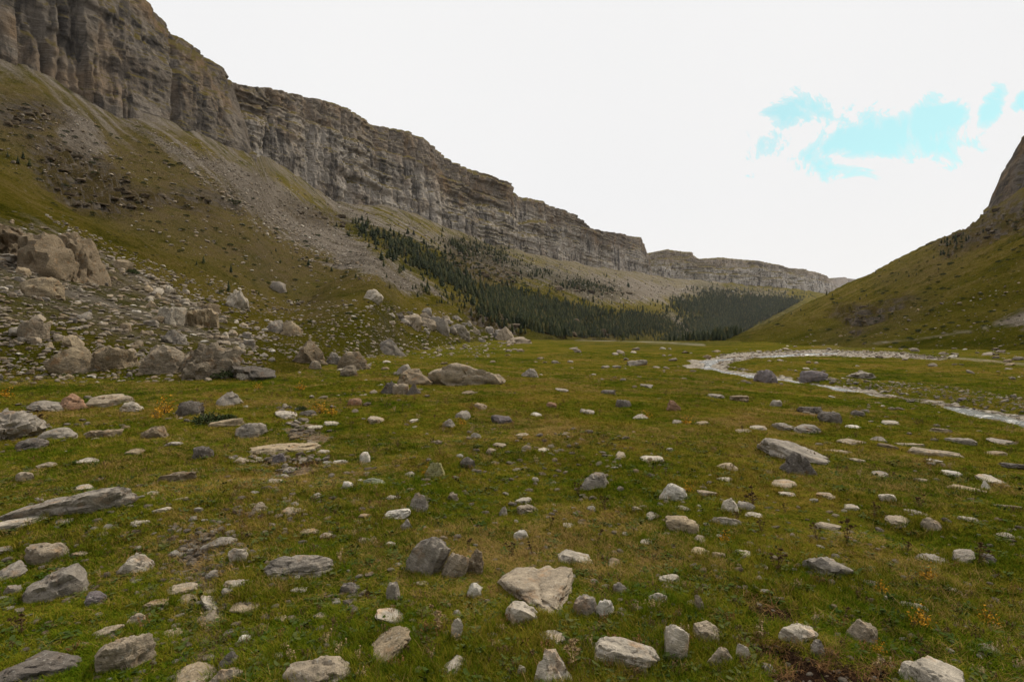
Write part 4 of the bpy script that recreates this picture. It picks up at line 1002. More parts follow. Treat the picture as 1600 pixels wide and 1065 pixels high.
cl_ = [(300, 845, 36, 16), (330, 860, 40, 14), (310, 905, 40, 22), (330, 955, 44, 22), (290, 985, 60, 25), (405, 717, 26, 7), (470, 675, 26, 8), (455, 655, 22, 8), (480, 715, 34, 9), (545, 935, 26, 10), (400, 790, 50, 12)]
while len(pr) < 950:
    if random.random() < .75:
        q = random.choice(cl_); pr.append((random.gauss(q[0], q[2] * .8), random.gauss(q[1], q[3] * .9))); continue
    i = random.randrange(len(PATH) - 1); t = random.random(); a = PATH[i][0] * (1 - t) + PATH[i + 1][0] * t; b_ = PATH[i][1] * (1 - t) + PATH[i + 1][1] * t
    if b_ > 1075: continue
    s = np.clip((b_ - HOR) / 12, 4, 60) * 0.55; pr.append((a + random.gauss(0, s), b_ + random.gauss(0, s * 0.3)))
pebbles([q for q in pr if q[1] < 1075], 2, 17, 'path_gravel', 'loose gravel and chips of stone along the worn path', 2.8)
pr = rand_many([(-180, 325), (60, 350), (180, 405), (330, 470), (440, 530), (400, 594), (-180, 604)], 3600)
pebbles(pr, 3, 13, 'rubble', 'small rubble filling the gaps between the boulders', 1.8)
pr = rand_many([(300, 420), (440, 470), (560, 470), (700, 490), (820, 530), (760, 560), (620, 560), (450, 560), (400, 520)], 1900)
pr += rand_many([(400, 320), (470, 350), (560, 410), (620, 440), (560, 445), (470, 400), (400, 360)], 260)
pr += rand_many([(290, 265), (330, 275), (470, 375), (440, 385), (360, 330)], 160)
pr += rand_many([(1200, 540), (1400, 480), (1600, 440), (1600, 560), (1400, 548)], 170)
pr += rand_many([(60, 330), (200, 390), (330, 450), (420, 500), (330, 480), (200, 430)], 700)
pr += rand_many([(0, 150), (200, 230), (420, 330), (600, 440), (480, 470), (300, 400), (150, 330), (0, 250)], 600)
pebbles(pr, 1.6, 8, 'slope_stones', 'small pale stones dotted over the grassy slopes', 2.5)
pr = []
for q, n in zip(SCREE, (3800, 300, 500, 1800, 100, 150)): pr += [(a + random.gauss(0, 7), b_ + random.gauss(0, 5)) for a, b_ in rand_many(q, n)]
pebbles(pr, 1.0, 4.5, 'scree_rubble', 'grey loose rubble of the scree runs below the cliffs', 2.6)
pr = []
for q, n in zip(LEDGE, (20, 75, 16, 34, 24, 24, 24, 34, 12)): pr += rand_many(q, n)
def outcrops(pr):
    p = hits(pr); n = len(p); W = (5 + 17 * RNG.random(n) ** 2) * p[:, 1] / FOC; s_ = np.stack([W, W * RNG.uniform(.5, .8, n), W * RNG.uniform(.22, .5, n)], -1); p[:, 2] -= .22 * s_[:, 2]
    a = np.arctan2(-p[:, 0], p[:, 1]) + RNG.normal(0, .4, n) - 0.35
    instancer('rock_ledges', p, np.stack([RNG.normal(0, .12, n), RNG.normal(0, .12, n), a], -1), s_, RNG.integers(0, 8, n), LEDP, 'dark broken rock ledges cropping out of the slopes', 'ledges')
M_LEDGE = rock_material('ledge_rock', 1.3, (0.10, 0.20)); LEDP = []
for i in range(8):
    V, F = rock_shape(760 + i, 3, ['layer', 'slab', 'block', 'layer'][i % 4]); me = finish_rock(mesh_np('ledge', V, F))
    me.materials.append(M_LEDGE); LEDP.append(free_obj(f'ledge_{i}', me))
outcrops(pr)
pr = rand_many(RIVB, 900) + rand_many(RIVN, 1300) + rand_many(BAR[0], 900)
pq = np.array(pr); wx, wy = floor_hit(pq[:, 0], pq[:, 1]); pr = [tuple(v) for v in pq[polydist(wx, wy, RIV, False) > 0.5 + 0.006 * np.hypot(wx, wy)]]
pebbles(pr, 1.2, 6, 'river_cobbles', 'pale cobbles covering the bed of the stream', 1.8)

# ------------------------------------------------------------------ trees
def needle_material():
    m, nt, b = new_mat('pine_needles')
    P_ = nt.node('ShaderNodeNewGeometry').outputs['Position']; oi = nt.node('ShaderNodeObjectInfo').outputs['Random']
    c = nt.ramp(oi, [(0.0, (0.018, 0.027, 0.012)), (0.5, (0.034, 0.044, 0.017)), (0.85, (0.060, 0.066, 0.022)), (1.0, (0.105, 0.085, 0.03))])
    c = nt.mix(nt.noise(P_, 0.8, 3, 0.6), nt.mix(1.0, c, (0.6, 0.6, 0.6), 'MULTIPLY'), nt.mix(1.0, c, (1.4, 1.4, 1.3), 'MULTIPLY'))
    nt.l.new(c, b.inputs['Base Color']); return m
def plain(name, col, rough=0.9, var=0.35, scale=8):
    m, nt, b = new_mat(name)
    P_ = nt.node('ShaderNodeNewGeometry').outputs['Position']
    lo = tuple(c * (1 - var) for c in col); hi = tuple(min(1, c * (1 + var)) for c in col)
    nt.l.new(nt.mix(nt.noise(P_, scale, 4, 0.6), lo, hi), b.inputs['Base Color']); b.inputs['Roughness'].default_value = rough
    return m
M_NEEDLE = needle_material(); M_BARK = plain('pine_bark', (0.075, 0.055, 0.042))
def conifer(seed, slim):
    """unit-height pine: ragged drooping whorls round a tapered trunk"""
    r = np.random.default_rng(seed); V, F = [], []
    nt_ = 13
    for i in range(nt_):
        t = i / (nt_ - 1); zc = 0.10 + 0.86 * t; rad = slim * (1 - t) ** 0.8 + 0.018
        nb = 9 if t < 0.6 else 6
        for j in range(nb):
            if r.random() < 0.14: continue
            a = 6.283 * (j + r.uniform(-.35, .35)) / nb + i; L_ = rad * r.uniform(0.6, 1.18); wd = L_ * r.uniform(.30, .5)
            ca, sa = math.cos(a), math.sin(a); dz = -0.25 * L_ + r.uniform(-.015, .02); k = len(V)
            V += [(0, 0, zc + 0.03), (ca * L_ * .6 - sa * wd, sa * L_ * .6 + ca * wd, zc + dz * .5), (ca * L_, sa * L_, zc + dz), (ca * L_ * .6 + sa * wd, sa * L_ * .6 - ca * wd, zc + dz * .5), (ca * L_ * .45, sa * L_ * .45, zc + 0.055)]
            F += [(k, k + 1, k + 4), (k + 1, k + 2, k + 4), (k + 2, k + 3, k + 4), (k + 3, k, k + 4)]
    k = len(V); V += [(-.012, 0, .93), (.012, 0, .93), (0, 0, 1.02), (0, .012, .93)]; F += [(k, k + 1, k + 2), (k + 1, k + 3, k + 2), (k + 3, k, k + 2)]
    crown = mesh_np('crown', np.array(V), np.array(F), smooth=False); crown.materials.append(M_NEEDLE)
    TV, TF = [], []
    for i, (z, rr) in enumerate(((-0.06, .03), (.1, .024), (.5, .014), (.9, .004))):
        TV += [(rr * math.cos(6.283 * j / 6), rr * math.sin(6.283 * j / 6), z) for j in range(6)]
        if i: TF += [((i - 1) * 6 + j, (i - 1) * 6 + (j + 1) % 6, i * 6 + (j + 1) % 6, i * 6 + j) for j in range(6)]
    trunk = mesh_np('trunk', np.array(TV), np.array(TF)); trunk.materials.append(M_BARK)
    return crown, trunk
CON = [conifer(40 + i, [.24, .20, .28, .22, .17, .26][i]) for i in range(6)]
def whole(i):
    c, t = CON[i]; bm = bmesh.new(); bm.from_mesh(c); bm.from_mesh(t)
    nF = len(c.polygons); me = bpy.data.meshes.new('pine')
    bm.faces.ensure_lookup_table()
    for f in bm.faces[nF:]: f.material_index = 1
    bm.to_mesh(me); bm.free(); me.materials.append(M_NEEDLE); me.materials.append(M_BARK); return me
WH = [whole(i) for i in range(6)]
def tree(px, row, hpx, label, group, parts=True):
    x, y, z = hit(px, row); h = hpx * y / FOC; i = random.randrange(6); rz = random.uniform(0, 6.28)
    if parts:
        e = bpy.data.objects.new('pine_tree', None); C.objects.link(e); e.empty_display_size = 0.5
        for nm, me in zip(('crown', 'trunk'), CON[i]): obj(nm, me, parent=e)
    else: e = obj('pine_tree', WH[i])
    e.location = (x, y, z - 0.01 * h); e.scale = (h * random.uniform(.85, 1.25), h * random.uniform(.85, 1.25), h); e.rotation_euler = (0, 0, rz)
    d_ = ('tall ' if hpx > 7 else 'mid-height ' if hpx > 5 else 'short ') + ('narrow', 'medium-wide', 'broad')[(0 if i in (1, 4) else 2 if i in (2, 5) else 1)]
    tag(e, label.format(d_), 'pine', group.format(d_))
TR = [(318, 412, 12, 'small slender pine standing above the stony grass slope, beside a rounder bush-like one'), (361, 425, 15, 'broad dark pine, biggest of the lone pines above the pale knobbly boulder'), (357, 455, 18, 'scrawny thin pine right behind the pale knobbly boulder'),
      (307, 414, 6, 'tiny dark pine seedling beside the slender pine'), (404, 460, 5, 'tiny pine on the grass beside the pale knobbly boulder'), (482, 414, 11, 'lone pine on the green strip above the brown scree'), (511, 410, 12, 'lone pine at the upper edge of the green strip next to grey scree'),
      (438, 412, 6, 'pair-like low pine at the start of the green strip'), (518, 424, 8, 'small pine among pale boulders under the grey scree'), (431, 394, 7, 'little pine high on the green strip'), (424, 396, 4, 'pine seedling beside the little pine high on the strip'), (556, 434, 9, 'dark squat pine at the foot of the grey scree'),
      (561, 425, 6, 'small pine just above the squat pine at the scree foot'), (609, 450, 13, 'tall thin pine at the lower end of the grey scree'), (604, 434, 8, 'pine on the scree tongue above the tall thin one'), (626, 449, 6, 'low pine beside the tall thin one'), (457, 404, 5, 'pine seedling at the scree edge'), (467, 408, 5, 'pine seedling beside the lone pine on the green strip'),
      (36, 248, 13, 'dark pine in the cluster on the spur crest, tallest one'), (12, 246, 11, 'dark pine on the spur crest at the cliffward end of the cluster'), (28, 256, 14, 'dark pine lowest on the spur crest cluster'), (46, 262, 12, 'dark pine on the spur crest at the valley end of the cluster')]
for t in TR: tree(*t, 'lone pines on the slope under the cliffs')
for i in range(60):
    a, b_ = rand_in([(640, 440), (700, 450), (770, 480), (800, 505), (720, 490), (650, 465)])
    tree(a, b_, random.uniform(4, 10), '{0} dark pine scattered on the open grass below the forest', '{0} pines scattered below the forest', False)
for i in range(26):
    t = random.random(); a = 1180 + 400 * t; 
    tree(a, float(tab(np.array([a]), RROW)[0]) + random.uniform(2, 60) * (0.2 + t), random.uniform(3, 7), 'tiny dark bush-like pine dotted on the slope beyond the stream', 'tiny pines on the far slope', False)
for i in range(24):
    a, b_ = rand_in([(1470, 378), (1510, 362), (1518, 380), (1490, 400), (1465, 402)]); tree(a, b_, random.uniform(6, 11), '{0} dark pine in the grove under the brown crag', '{0} pines in the grove under the crag', False)
AREA = [1600, 8000, 13000, 420, 500, 260]
tp = []
for poly, n in zip(FOREST, AREA):
    c = np.array(rand_many(poly, int(n * 2.4))); d = fbm(c[:, 0] / 34, c[:, 1] / 15, 41.0, 3) + 0.35 * fbm(c[:, 0] / 9, c[:, 1] / 5, 43.0, 2)
    g_ = np.where(RNG.random(len(c)) < .4, 13.0, 3.0)[:, None]; c = c + RNG.normal(size=c.shape) * g_ * (1.7, .6)
    ok = (d > -0.10 - 0.4 * RNG.random(len(c))) & (c[:, 1] < tab(c[:, 0], [(500, 560), (700, 520), (820, 521), (1000, 533), (1130, 532), (1150, 524), (1260, 466)]))
    tp += [tuple(v) for v in c[ok][:n]]
tpos = hits(tp); near_i = np.argsort(tpos[:, 1])
ind = set(near_i[:150].tolist())
for i in sorted(ind):
    a, b_ = tp[i]; hh = random.uniform(2.4, 5.0) * FOC / tpos[i, 1]
    tree(a, b_, hh, '{0} dark pine at the near edge of the pine forest', '{0} pines at the forest edge', False)
rest = np.array([i for i in range(len(tp)) if i not in ind]); n = len(rest); hh = (2.2 + 4.6 * RNG.random(n) ** 1.5) * np.where(tpos[rest, 1] > 1200, 1.75, 1.0)
kinds = [free_obj(f'pine_kind_{i}', WH[i]) for i in range(6)]
instancer('pine_forest', tpos[rest], np.stack([np.zeros(n), np.zeros(n), RNG.uniform(0, 6.28, n)], -1), np.stack([hh * 1.2, hh * 1.2, hh], -1), RNG.integers(0, 6, n), kinds, 'dense dark pine forest on the middle slopes of the valley', 'forest')

# ------------------------------------------------------------------ plants of the meadow
def blades(seed, n, hgt, spread, lean, wid, seg=3):
    r = np.random.default_rng(seed); V, F = [], []
    for _ in range(n):
        a, rr = r.uniform(0, 6.283), spread * math.sqrt(r.random()); bx, by = rr * math.cos(a), rr * math.sin(a)
        d = r.uniform(0, 6.283); dx, dy = math.cos(d), math.sin(d); h = hgt * r.uniform(.45, 1.15); ln = lean * r.uniform(.3, 1.3) * h; w_ = wid * r.uniform(.7, 1.3); k = len(V)
        for s in range(seg):
            t = s / seg; off = ln * t * t; ww = w_ * (1 - 0.75 * t)
            V += [(bx + dx * off - dy * ww, by + dy * off + dx * ww, h * t * (1 - .25 * t) - .006), (bx + dx * off + dy * ww, by + dy * off - dx * ww, h * t * (1 - .25 * t) - .006)]
            if s: F += [(k + 2 * s - 2, k + 2 * s - 1, k + 2 * s + 1), (k + 2 * s - 2, k + 2 * s + 1, k + 2 * s)]
        V.append((bx + dx * ln, by + dy * ln, h * .75)); F.append((k + 2 * seg - 2, k + 2 * seg - 1, len(V) - 1))
    return np.array(V), np.array(F)
def grass_material(name, stops):
    m, nt, b = new_mat(name)
    P_ = nt.node('ShaderNodeNewGeometry').outputs['Position']; oi = nt.node('ShaderNodeObjectInfo').outputs['Random']
    f = nt.math('ADD', nt.math('MULTIPLY', nt.noise(P_, 0.55, 6, 0.65), 0.55), nt.math('ADD', nt.math('MULTIPLY', nt.noise(P_, 0.09, 4, 0.6), 0.3), nt.math('MULTIPLY', oi, 0.22)))
    nt.l.new(nt.ramp(f, stops), b.inputs['Base Color'])
    b.inputs['Specular IOR Level'].default_value = 0.0; b.inputs['Roughness'].default_value = 0.8
    return m
M_GRASS = grass_material('turf_grass', [(0.42, (0.051, 0.088, 0.004)), (0.50, (0.108, 0.127, 0.007)), (0.58, (0.180, 0.153, 0.015)), (0.68, (0.26, 0.170, 0.036))])
M_STRAW = grass_material('dry_grass', [(0.38, (0.18, 0.125, 0.033)), (0.50, (0.25, 0.165, 0.052)), (0.60, (0.31, 0.205, 0.080)), (0.70, (0.22, 0.115, 0.038))])
M_LEAF = grass_material('herb_leaf', [(0.38, (0.038, 0.062, 0.014)), (0.55, (0.070, 0.085, 0.026)), (0.70, (0.105, 0.105, 0.04))])
def rosette(seed):
    r = np.random.default_rng(seed); V, F = [], []
    for _ in range(16):
        a, rr = r.uniform(0, 6.28), r.uniform(.01, .07); cx, cy_, cz_ = rr * math.cos(a), rr * math.sin(a), r.uniform(.008, .035); s = r.uniform(.008, .016); t = r.normal(size=3) * .35 + (0, 0, 1); t /= np.linalg.norm(t)
        u = np.cross(t, (math.cos(a), math.sin(a), .1)); u /= np.linalg.norm(u); v = np.cross(t, u); k = len(V); c0 = np.array((cx, cy_, cz_))
        V += [c0 + u * s * math.cos(q) * .7 + v * s * math.sin(q) * 1.2 for q in np.arange(0, 6.28, 1.0472)]; F += [(k, k + 1, k + 2), (k, k + 2, k + 3), (k, k + 3, k + 4), (k, k + 4, k + 5)]
    return np.array(V), np.array(F)
GP = []
for i, (args, mt) in enumerate([((1, 22, .055, .06, .9, .0017), M_GRASS), ((2, 22, .045, .065, 1.2, .0018), M_GRASS), ((3, 18, .075, .05, .8, .0017), M_GRASS), ((4, 26, .04, .07, 1.5, .0016), M_GRASS), ((5, 16, .065, .055, 1.1, .0015), M_STRAW), ((6, 20, .04, .07, 1.8, .0015), M_STRAW)]):
    me = mesh_np('tuft', *blades(*args)); me.materials.append(mt); GP.append(free_obj(f'tuft_{i}', me))
for i in range(2):
    me = mesh_np('rosette', *rosette(60 + i), smooth=False); me.materials.append(M_LEAF); GP.append(free_obj(f'tuft_{6 + i}', me))
def grass_points(n, r0, r1, a0, a1):
    r = np.exp(RNG.uniform(math.log(r0), math.log(r1), n)); a = RNG.uniform(math.radians(a0), math.radians(a1), n)
    return np.stack([r * np.sin(a), r * np.cos(a)], -1)
pts = grass_points(150000, 1.7, 90, -52, 52)
x, y = pts[:, 0], pts[:, 1]
bare = np.maximum.reduce([sample(soil, x, y) * 0.92, sample(dug, x, y) * 1.1, sample(gravel, x, y) * 1.3, sample(hill, x, y) * 1.2])
keep = RNG.random(len(x)) > bare; x, y = x[keep], y[keep]
# thin out inside rocks and add taller skirts round the larger ones
rk = [q for q in ROCKS if math.hypot(q[0], q[1]) < 30]
ins = np.zeros(len(x), bool)
for (cx, cy_, a, b_, rz) in rk:
    dx, dy = x - cx, y - cy_; c, s = math.cos(-rz), math.sin(-rz); u, v = dx * c - dy * s, dx * s + dy * c
    ins |= (u / (a * .8)) ** 2 + (v / (b_ * .8)) ** 2 < 1
x, y = x[~ins], y[~ins]
sk = []
for (cx, cy_, a, b_, rz) in rk:
    d = math.hypot(cx, cy_)
    for _ in range(int(np.clip(900 * (a + b_) / d ** 1.1, 6, 150))):
        t = random.uniform(0, 6.283); m_ = random.uniform(.88, 1.15); u, v = a * m_ * math.cos(t), b_ * m_ * math.sin(t)
        sk.append((cx + u * math.cos(rz) - v * math.sin(rz), cy_ + u * math.sin(rz) + v * math.cos(rz)))
sk = np.array(sk); ns = len(sk); nm = len(x)
sb = np.maximum(sample(soil, sk[:, 0], sk[:, 1]), sample(gravel, sk[:, 0], sk[:, 1])); sk = sk[RNG.random(ns) > sb]; ns = len(sk)
x, y = np.r_[x, sk[:, 0]], np.r_[y, sk[:, 1]]; r = np.hypot(x, y); n = len(x)
sz = np.clip((r / 7) ** 0.55, 0.85, 4.0) * RNG.uniform(.7, 1.35, n); clump = 1 + 0.45 * fbm(x / 0.9, y / 0.9, 51.0, 3); hz_ = 0.78 * np.clip((r / 9) ** 0.35, .85, 2.0) * RNG.uniform(.6, 1.3, n) * clump
hz_[nm:] *= 1.35
dry = fbm(x / 2.2, y / 2.2, 52.0, 4) + 0.5 * sample(soil, x, y) + 0.25 * (sample(dug, x, y) > .15)
idx = RNG.choice([0, 1, 2, 3], n); q = RNG.random(n)
idx = np.where(q < np.clip(0.20 + 0.75 * dry, 0.03, .95), RNG.choice([4, 5], n), idx); idx = np.where((RNG.random(n) < 0.035) & (r < 9), RNG.choice([6, 7], n), idx)
idx[nm:] = np.where(RNG.random(ns) < .85, RNG.choice([0, 2, 3], ns), idx[nm:])
instancer('grass', np.stack([x, y, ground_z(x, y)], -1), np.stack([RNG.uniform(-.15, .15, n), RNG.uniform(-.15, .15, n), RNG.uniform(0, 6.28, n)], -1), np.stack([sz, sz, hz_], -1), idx, GP, 'short green and straw-coloured grass covering the meadow', 'grass')

# tussocks on the slopes
TP = [(a, b_) for a, b_ in (rand_many([(-100, 250), (0, 250), (200, 360), (440, 475), (600, 520), (820, 530), (640, 552), (480, 580), (380, 594), (-100, 600)], 15000)
      + rand_many([(0, 110), (240, 200), (420, 300), (640, 440), (800, 500), (640, 500), (440, 470), (200, 350), (0, 245)], 9000)
      + rand_many([(1140, 535), (1250, 485), (1400, 410), (1600, 320), (1720, 300), (1720, 565), (1400, 550)], 13000))]
tq = hits(TP); tq = tq[RNG.random(len(tq)) > 0.9 * sample(scree, tq[:, 0], tq[:, 1])]; n = len(tq); wd_ = (2.0 + 6.0 * RNG.random(n) ** 3) * tq[:, 1] / FOC / 0.13
dr_ = fbm(tq[:, 0] / 12, tq[:, 1] / 12, 55.0, 3); ix = np.where(RNG.random(n) < np.clip(.35 + .5 * dr_, .08, .8), RNG.choice([4, 5], n), RNG.choice([0, 1, 3], n))
GP2 = []
for i, ob in enumerate(GP[:6]): GP2.append(free_obj(f'tussock_{i}', ob.data))
instancer('slope_grass', tq, np.stack([np.zeros(n), np.zeros(n), RNG.uniform(0, 6.28, n)], -1), np.stack([wd_, wd_, wd_ * .55], -1), ix, GP2, 'rough tussocky grass growing over the hillsides', 'grass')
# ---- dried thistles, yellow weeds and shrubs
M_THISTLE = plain('dried_thistle', (0.115, 0.072, 0.034), scale=30); M_PALEDRY = plain('bleached_thistle', (0.36, 0.26, 0.14), scale=30); M_ORANGE = plain('orange_leaf', (0.52, 0.26, 0.02), scale=25)
M_SHRUB = plain('shrub_leaf', (0.040, 0.056, 0.018), var=0.5, scale=6); M_ROOT = plain('dead_bracken', (0.20, 0.105, 0.04), scale=30)
def tube(V, F, p, q, r0, r1, n=5):
    p, q = np.array(p, float), np.array(q, float); d = q - p; d /= np.linalg.norm(d) + 1e-9
    u = np.cross(d, (0.3, 0.9, 0.2)); u /= np.linalg.norm(u); v = np.cross(d, u); k = len(V)
    for c, rr in ((p, r0), (q, r1)): V += [c + rr * (u * math.cos(6.283 * j / n) + v * math.sin(6.283 * j / n)) for j in range(n)]
    F += [(k + j, k + (j + 1) % n, k + n + (j + 1) % n) for j in range(n)] + [(k + j, k + n + (j + 1) % n, k + n + j) for j in range(n)]
def leafcard(V, F, c, d, L_, w_, r):
    d = d / (np.linalg.norm(d) + 1e-9); s = np.cross(d, r.normal(size=3)); s /= np.linalg.norm(s) + 1e-9; k = len(V); c = np.array(c)
    V += [c, c + d * L_ * .45 + s * w_, c + d * L_, c + d * L_ * .45 - s * w_]; F += [(k, k + 1, k + 2), (k, k + 2, k + 3)]
def thistle_meshes(seed):
    r = np.random.default_rng(seed); V, F, LV, LF, heads = [], [], [], [], []
    for _ in range(r.integers(2, 5)):
        top = np.array([r.uniform(-.35, .35), r.uniform(-.35, .35), r.uniform(.6, 1.0)]); mid = top * (.5, .5, .55)
        tube(V, F, (0, 0, -.05), mid, .014, .012); tube(V, F, mid, top, .012, .009)
        e = mid + r.normal(size=3) * .12 + (0, 0, .25); tube(V, F, mid, e, .010, .008)
        for c, n, lo, hi in ((e, 26, .06, .11), (top, 46, .09, .16)):
            HV, HF = [], []
            for _h in range(n):
                d = r.normal(size=3); d[2] = abs(d[2]) * .8 + .05; leafcard(HV, HF, c, d, r.uniform(lo, hi), .15 * hi, r)
            heads.append((np.array(HV), np.array(HF)))
        for t in r.uniform(.08, .9, 9):
            leafcard(LV, LF, top * (t, t, t * .95), np.array([r.normal(), r.normal(), r.uniform(-.1, .6)]), r.uniform(.12, .24), .022, r)
    out = [('stem', (np.array(V), np.array(F))), ('foliage', (np.array(LV), np.array(LF)))] + [('flower_head', h) for h in heads]
    return [(nm, mesh_np(nm, *vf, smooth=False)) for nm, vf in out]
TH = [thistle_meshes(80 + i) for i in range(4)]
def thistle(px, row, hpx, label, mat=None, group='dried thistles in the meadow'):
    x, y, z = hit(px, row); h = hpx * y / FOC; e = bpy.data.objects.new('thistle', None); C.objects.link(e); e.empty_display_size = .1
    for nm, me in random.choice(TH):
        o = obj(nm, me, parent=e)
        if not me.materials: me.materials.append(M_THISTLE)
        o.material_slots[0].link = 'OBJECT'; o.material_slots[0].material = mat or M_THISTLE
    e.location = (x, y, z); e.scale = (h, h, h); e.rotation_euler = (0, 0, random.uniform(0, 6.28)); tag(e, label, 'thistle', group)
for t in [(1178, 796, 32, 'tall dried brown thistle behind pale sharp-edged stones'), (1275, 842, 24, 'dried thistle beside a bushier one on open turf'), (1324, 846, 34, 'bushy dark brown dried thistle on open turf'), (1366, 808, 22, 'low dried thistle behind the bushy one'), (1437, 796, 22, 'dried thistle behind two buff stones'), (1214, 892, 34, 'dried thistle with yellowing stalks beside the hole-riddled stone'), (1418, 862, 20, 'dried thistle beside a grey flat stone'), (1529, 880, 34, 'dried plant sprouting between two grey stones'),
          (1438, 1034, 22, 'dark dried thistle behind the large pale pointed stone'), (1317, 966, 22, 'thin dried thistle behind the cream-coloured stone'), (1150, 818, 22, 'rusty stalks beside the pale jagged stone'), (1228, 802, 16, 'short dried thistle in open turf near the tall one'), (731, 866, 24, 'dried thistle above the crumbly brown heap'), (801, 870, 24, 'dried thistle, farther one of twins from the pale flat stone behind the large plate'), (834, 868, 24, 'dried thistle, closer one of twins to the pale flat stone behind the large plate'),
          (904, 774, 20, 'dried stalk in front of the grey pyramid stone'), (933, 846, 22, 'dried thistle standing alone on turf behind the pale flat stone'), (859, 824, 20, 'rusty seed-head plant near the small pinkish white stone'), (66, 672, 30, 'dark dried thistle beside the large knobbly boulder'), (34, 990, 34, 'brown dried thistle behind the long dark slab'), (1190, 830, 18, 'small dried thistle near the pale jagged stone'), (945, 795, 20, 'dried thistle beside the white angular block')]:
    thistle(*t)
thistle(686, 985, 38, 'bleached spiky thistle head beside the thin upright splinter', M_PALEDRY); thistle(897, 1040, 44, 'orange-brown thistle rosette between the grey pyramid and the cracked stone', M_PALEDRY)
def weed_mesh(seed):
    r = np.random.default_rng(seed); V, F = [], []
    for _ in range(90):
        c = np.array([r.normal() * .25, r.normal() * .25, abs(r.normal()) * .35 + .1]); leafcard(V, F, c, r.normal(size=3) + (0, 0, .5), r.uniform(.10, .2), .04, r)
    SV, SF = [], []
    for _ in range(9): tube(SV, SF, (r.normal() * .04, r.normal() * .04, -.05), (r.normal() * .25, r.normal() * .25, r.uniform(.4, .8)), .012, .006, 4)
    return (np.array(V), np.array(F)), (np.array(SV), np.array(SF))
WD = [[mesh_np(nm, *vf, smooth=False) for nm, vf in zip(('leaf', 'stem'), weed_mesh(90 + i))] for i in range(3)]
for w_ in WD: w_[0].materials.append(M_ORANGE); w_[1].materials.append(M_THISTLE)
def weed(px, row, hpx, label):
    x, y, z = hit(px, row); h = 1.35 * hpx * y / FOC; e = bpy.data.objects.new('yellow_weed', None); C.objects.link(e); e.empty_display_size = .1
    for nm, me in zip(('leaf', 'stem'), random.choice(WD)): obj(nm, me, parent=e)
    e.location = (x, y, z); e.scale = (h, h, h); e.rotation_euler = (0, 0, random.uniform(0, 6.28)); tag(e, label, 'weed', 'yellow autumn weeds')
for t in [(258, 646, 22, 'golden weed beside the dark boulder and green shrub'), (245, 654, 14, 'low golden weed beside the taller golden one'), (404, 608, 9, 'orange weed behind the sloping grey boulder at the path top'), (470, 610, 12, 'yellow weed clump on the turf below the hollow-faced boulder'), (500, 646, 16, 'yellow weed beside the path top stones'), (518, 650, 14, 'yellow-orange weed beside a rust-coloured stone'), (8, 622, 16, 'orange weed on the turf beside the pale dome'), (720, 664, 10, 'orange tuft beside the dark split stone'),
          (1440, 978, 26, 'bright orange autumn weed on turf beyond the cream-coloured stone'), (1545, 975, 22, 'yellow autumn weed on open turf'), (1380, 927, 16, 'single yellow leafy sprig on open turf'), (1073, 664, 12, 'yellow sprig near the rust-red pyramid'), (1010, 653, 10, 'low yellow weed patch in the mid meadow'), (1448, 905, 18, 'yellowing leafy plant between grey flat stones'), (1372, 1020, 16, 'yellow sprig by the dug-up earth'), (665, 742, 12, 'orange tuft beside the lichen-covered stone'), (1133, 846, 14, 'orange sprig near the tan flat stones'), (1075, 768, 12, 'yellow sprigs beside the white angular block')]:
    weed(*t)
def shrub_mesh(seed):
    r = np.random.default_rng(seed); V, F = [], []
    for _ in range(520):
        d = r.normal(size=3); d /= np.linalg.norm(d); c = d * (.25 + .28 * r.random()) * (1, 1, .8); c[2] = abs(c[2]) + .03; leafcard(V, F, c, d + r.normal(size=3) * .5, r.uniform(.08, .15), .03, r)
    SV, SF = [], []
    for _ in range(8): tube(SV, SF, (0, 0, -.08), (r.normal() * .2, r.normal() * .2, r.uniform(.2, .4)), .02, .008, 4)
    return (np.array(V), np.array(F)), (np.array(SV), np.array(SF))
for i, (px_, row_, hp, lb) in enumerate([(138, 432, 15, 'dark shrub at a corner of the huge dark-faced block'), (207, 428, 12, 'round green shrub on the slope beside the huge dark-faced block'), (350, 590, 22, 'green shrub at the foot of the largest pale boulder'), (326, 660, 26, 'leafy green shrub beside the dark boulder with a pale top'), (355, 656, 16, 'small leafy shrub between the green shrub and the path'), (125, 402, 12, 'grass-green bush capping the huge dark-faced block'), (470, 640, 10, 'low dark green tuft beside the pale flat stone at the path top')]):
    (a, b_) = shrub_mesh(120 + i); x, y, z = hit(px_, row_); h = hp * y / FOC * 1.3
    e = bpy.data.objects.new('shrub', None); C.objects.link(e); e.location = (x, y, z); e.scale = (h * 1.3, h * 1.3, h); tag(e, lb, 'shrub', 'green shrubs among the rocks')
    m1 = mesh_np('foliage', *a, smooth=False); m1.materials.append(M_SHRUB); obj('foliage', m1, parent=e); m2 = mesh_np('stem', *b_); m2.materials.append(M_BARK); obj('stem', m2, parent=e)
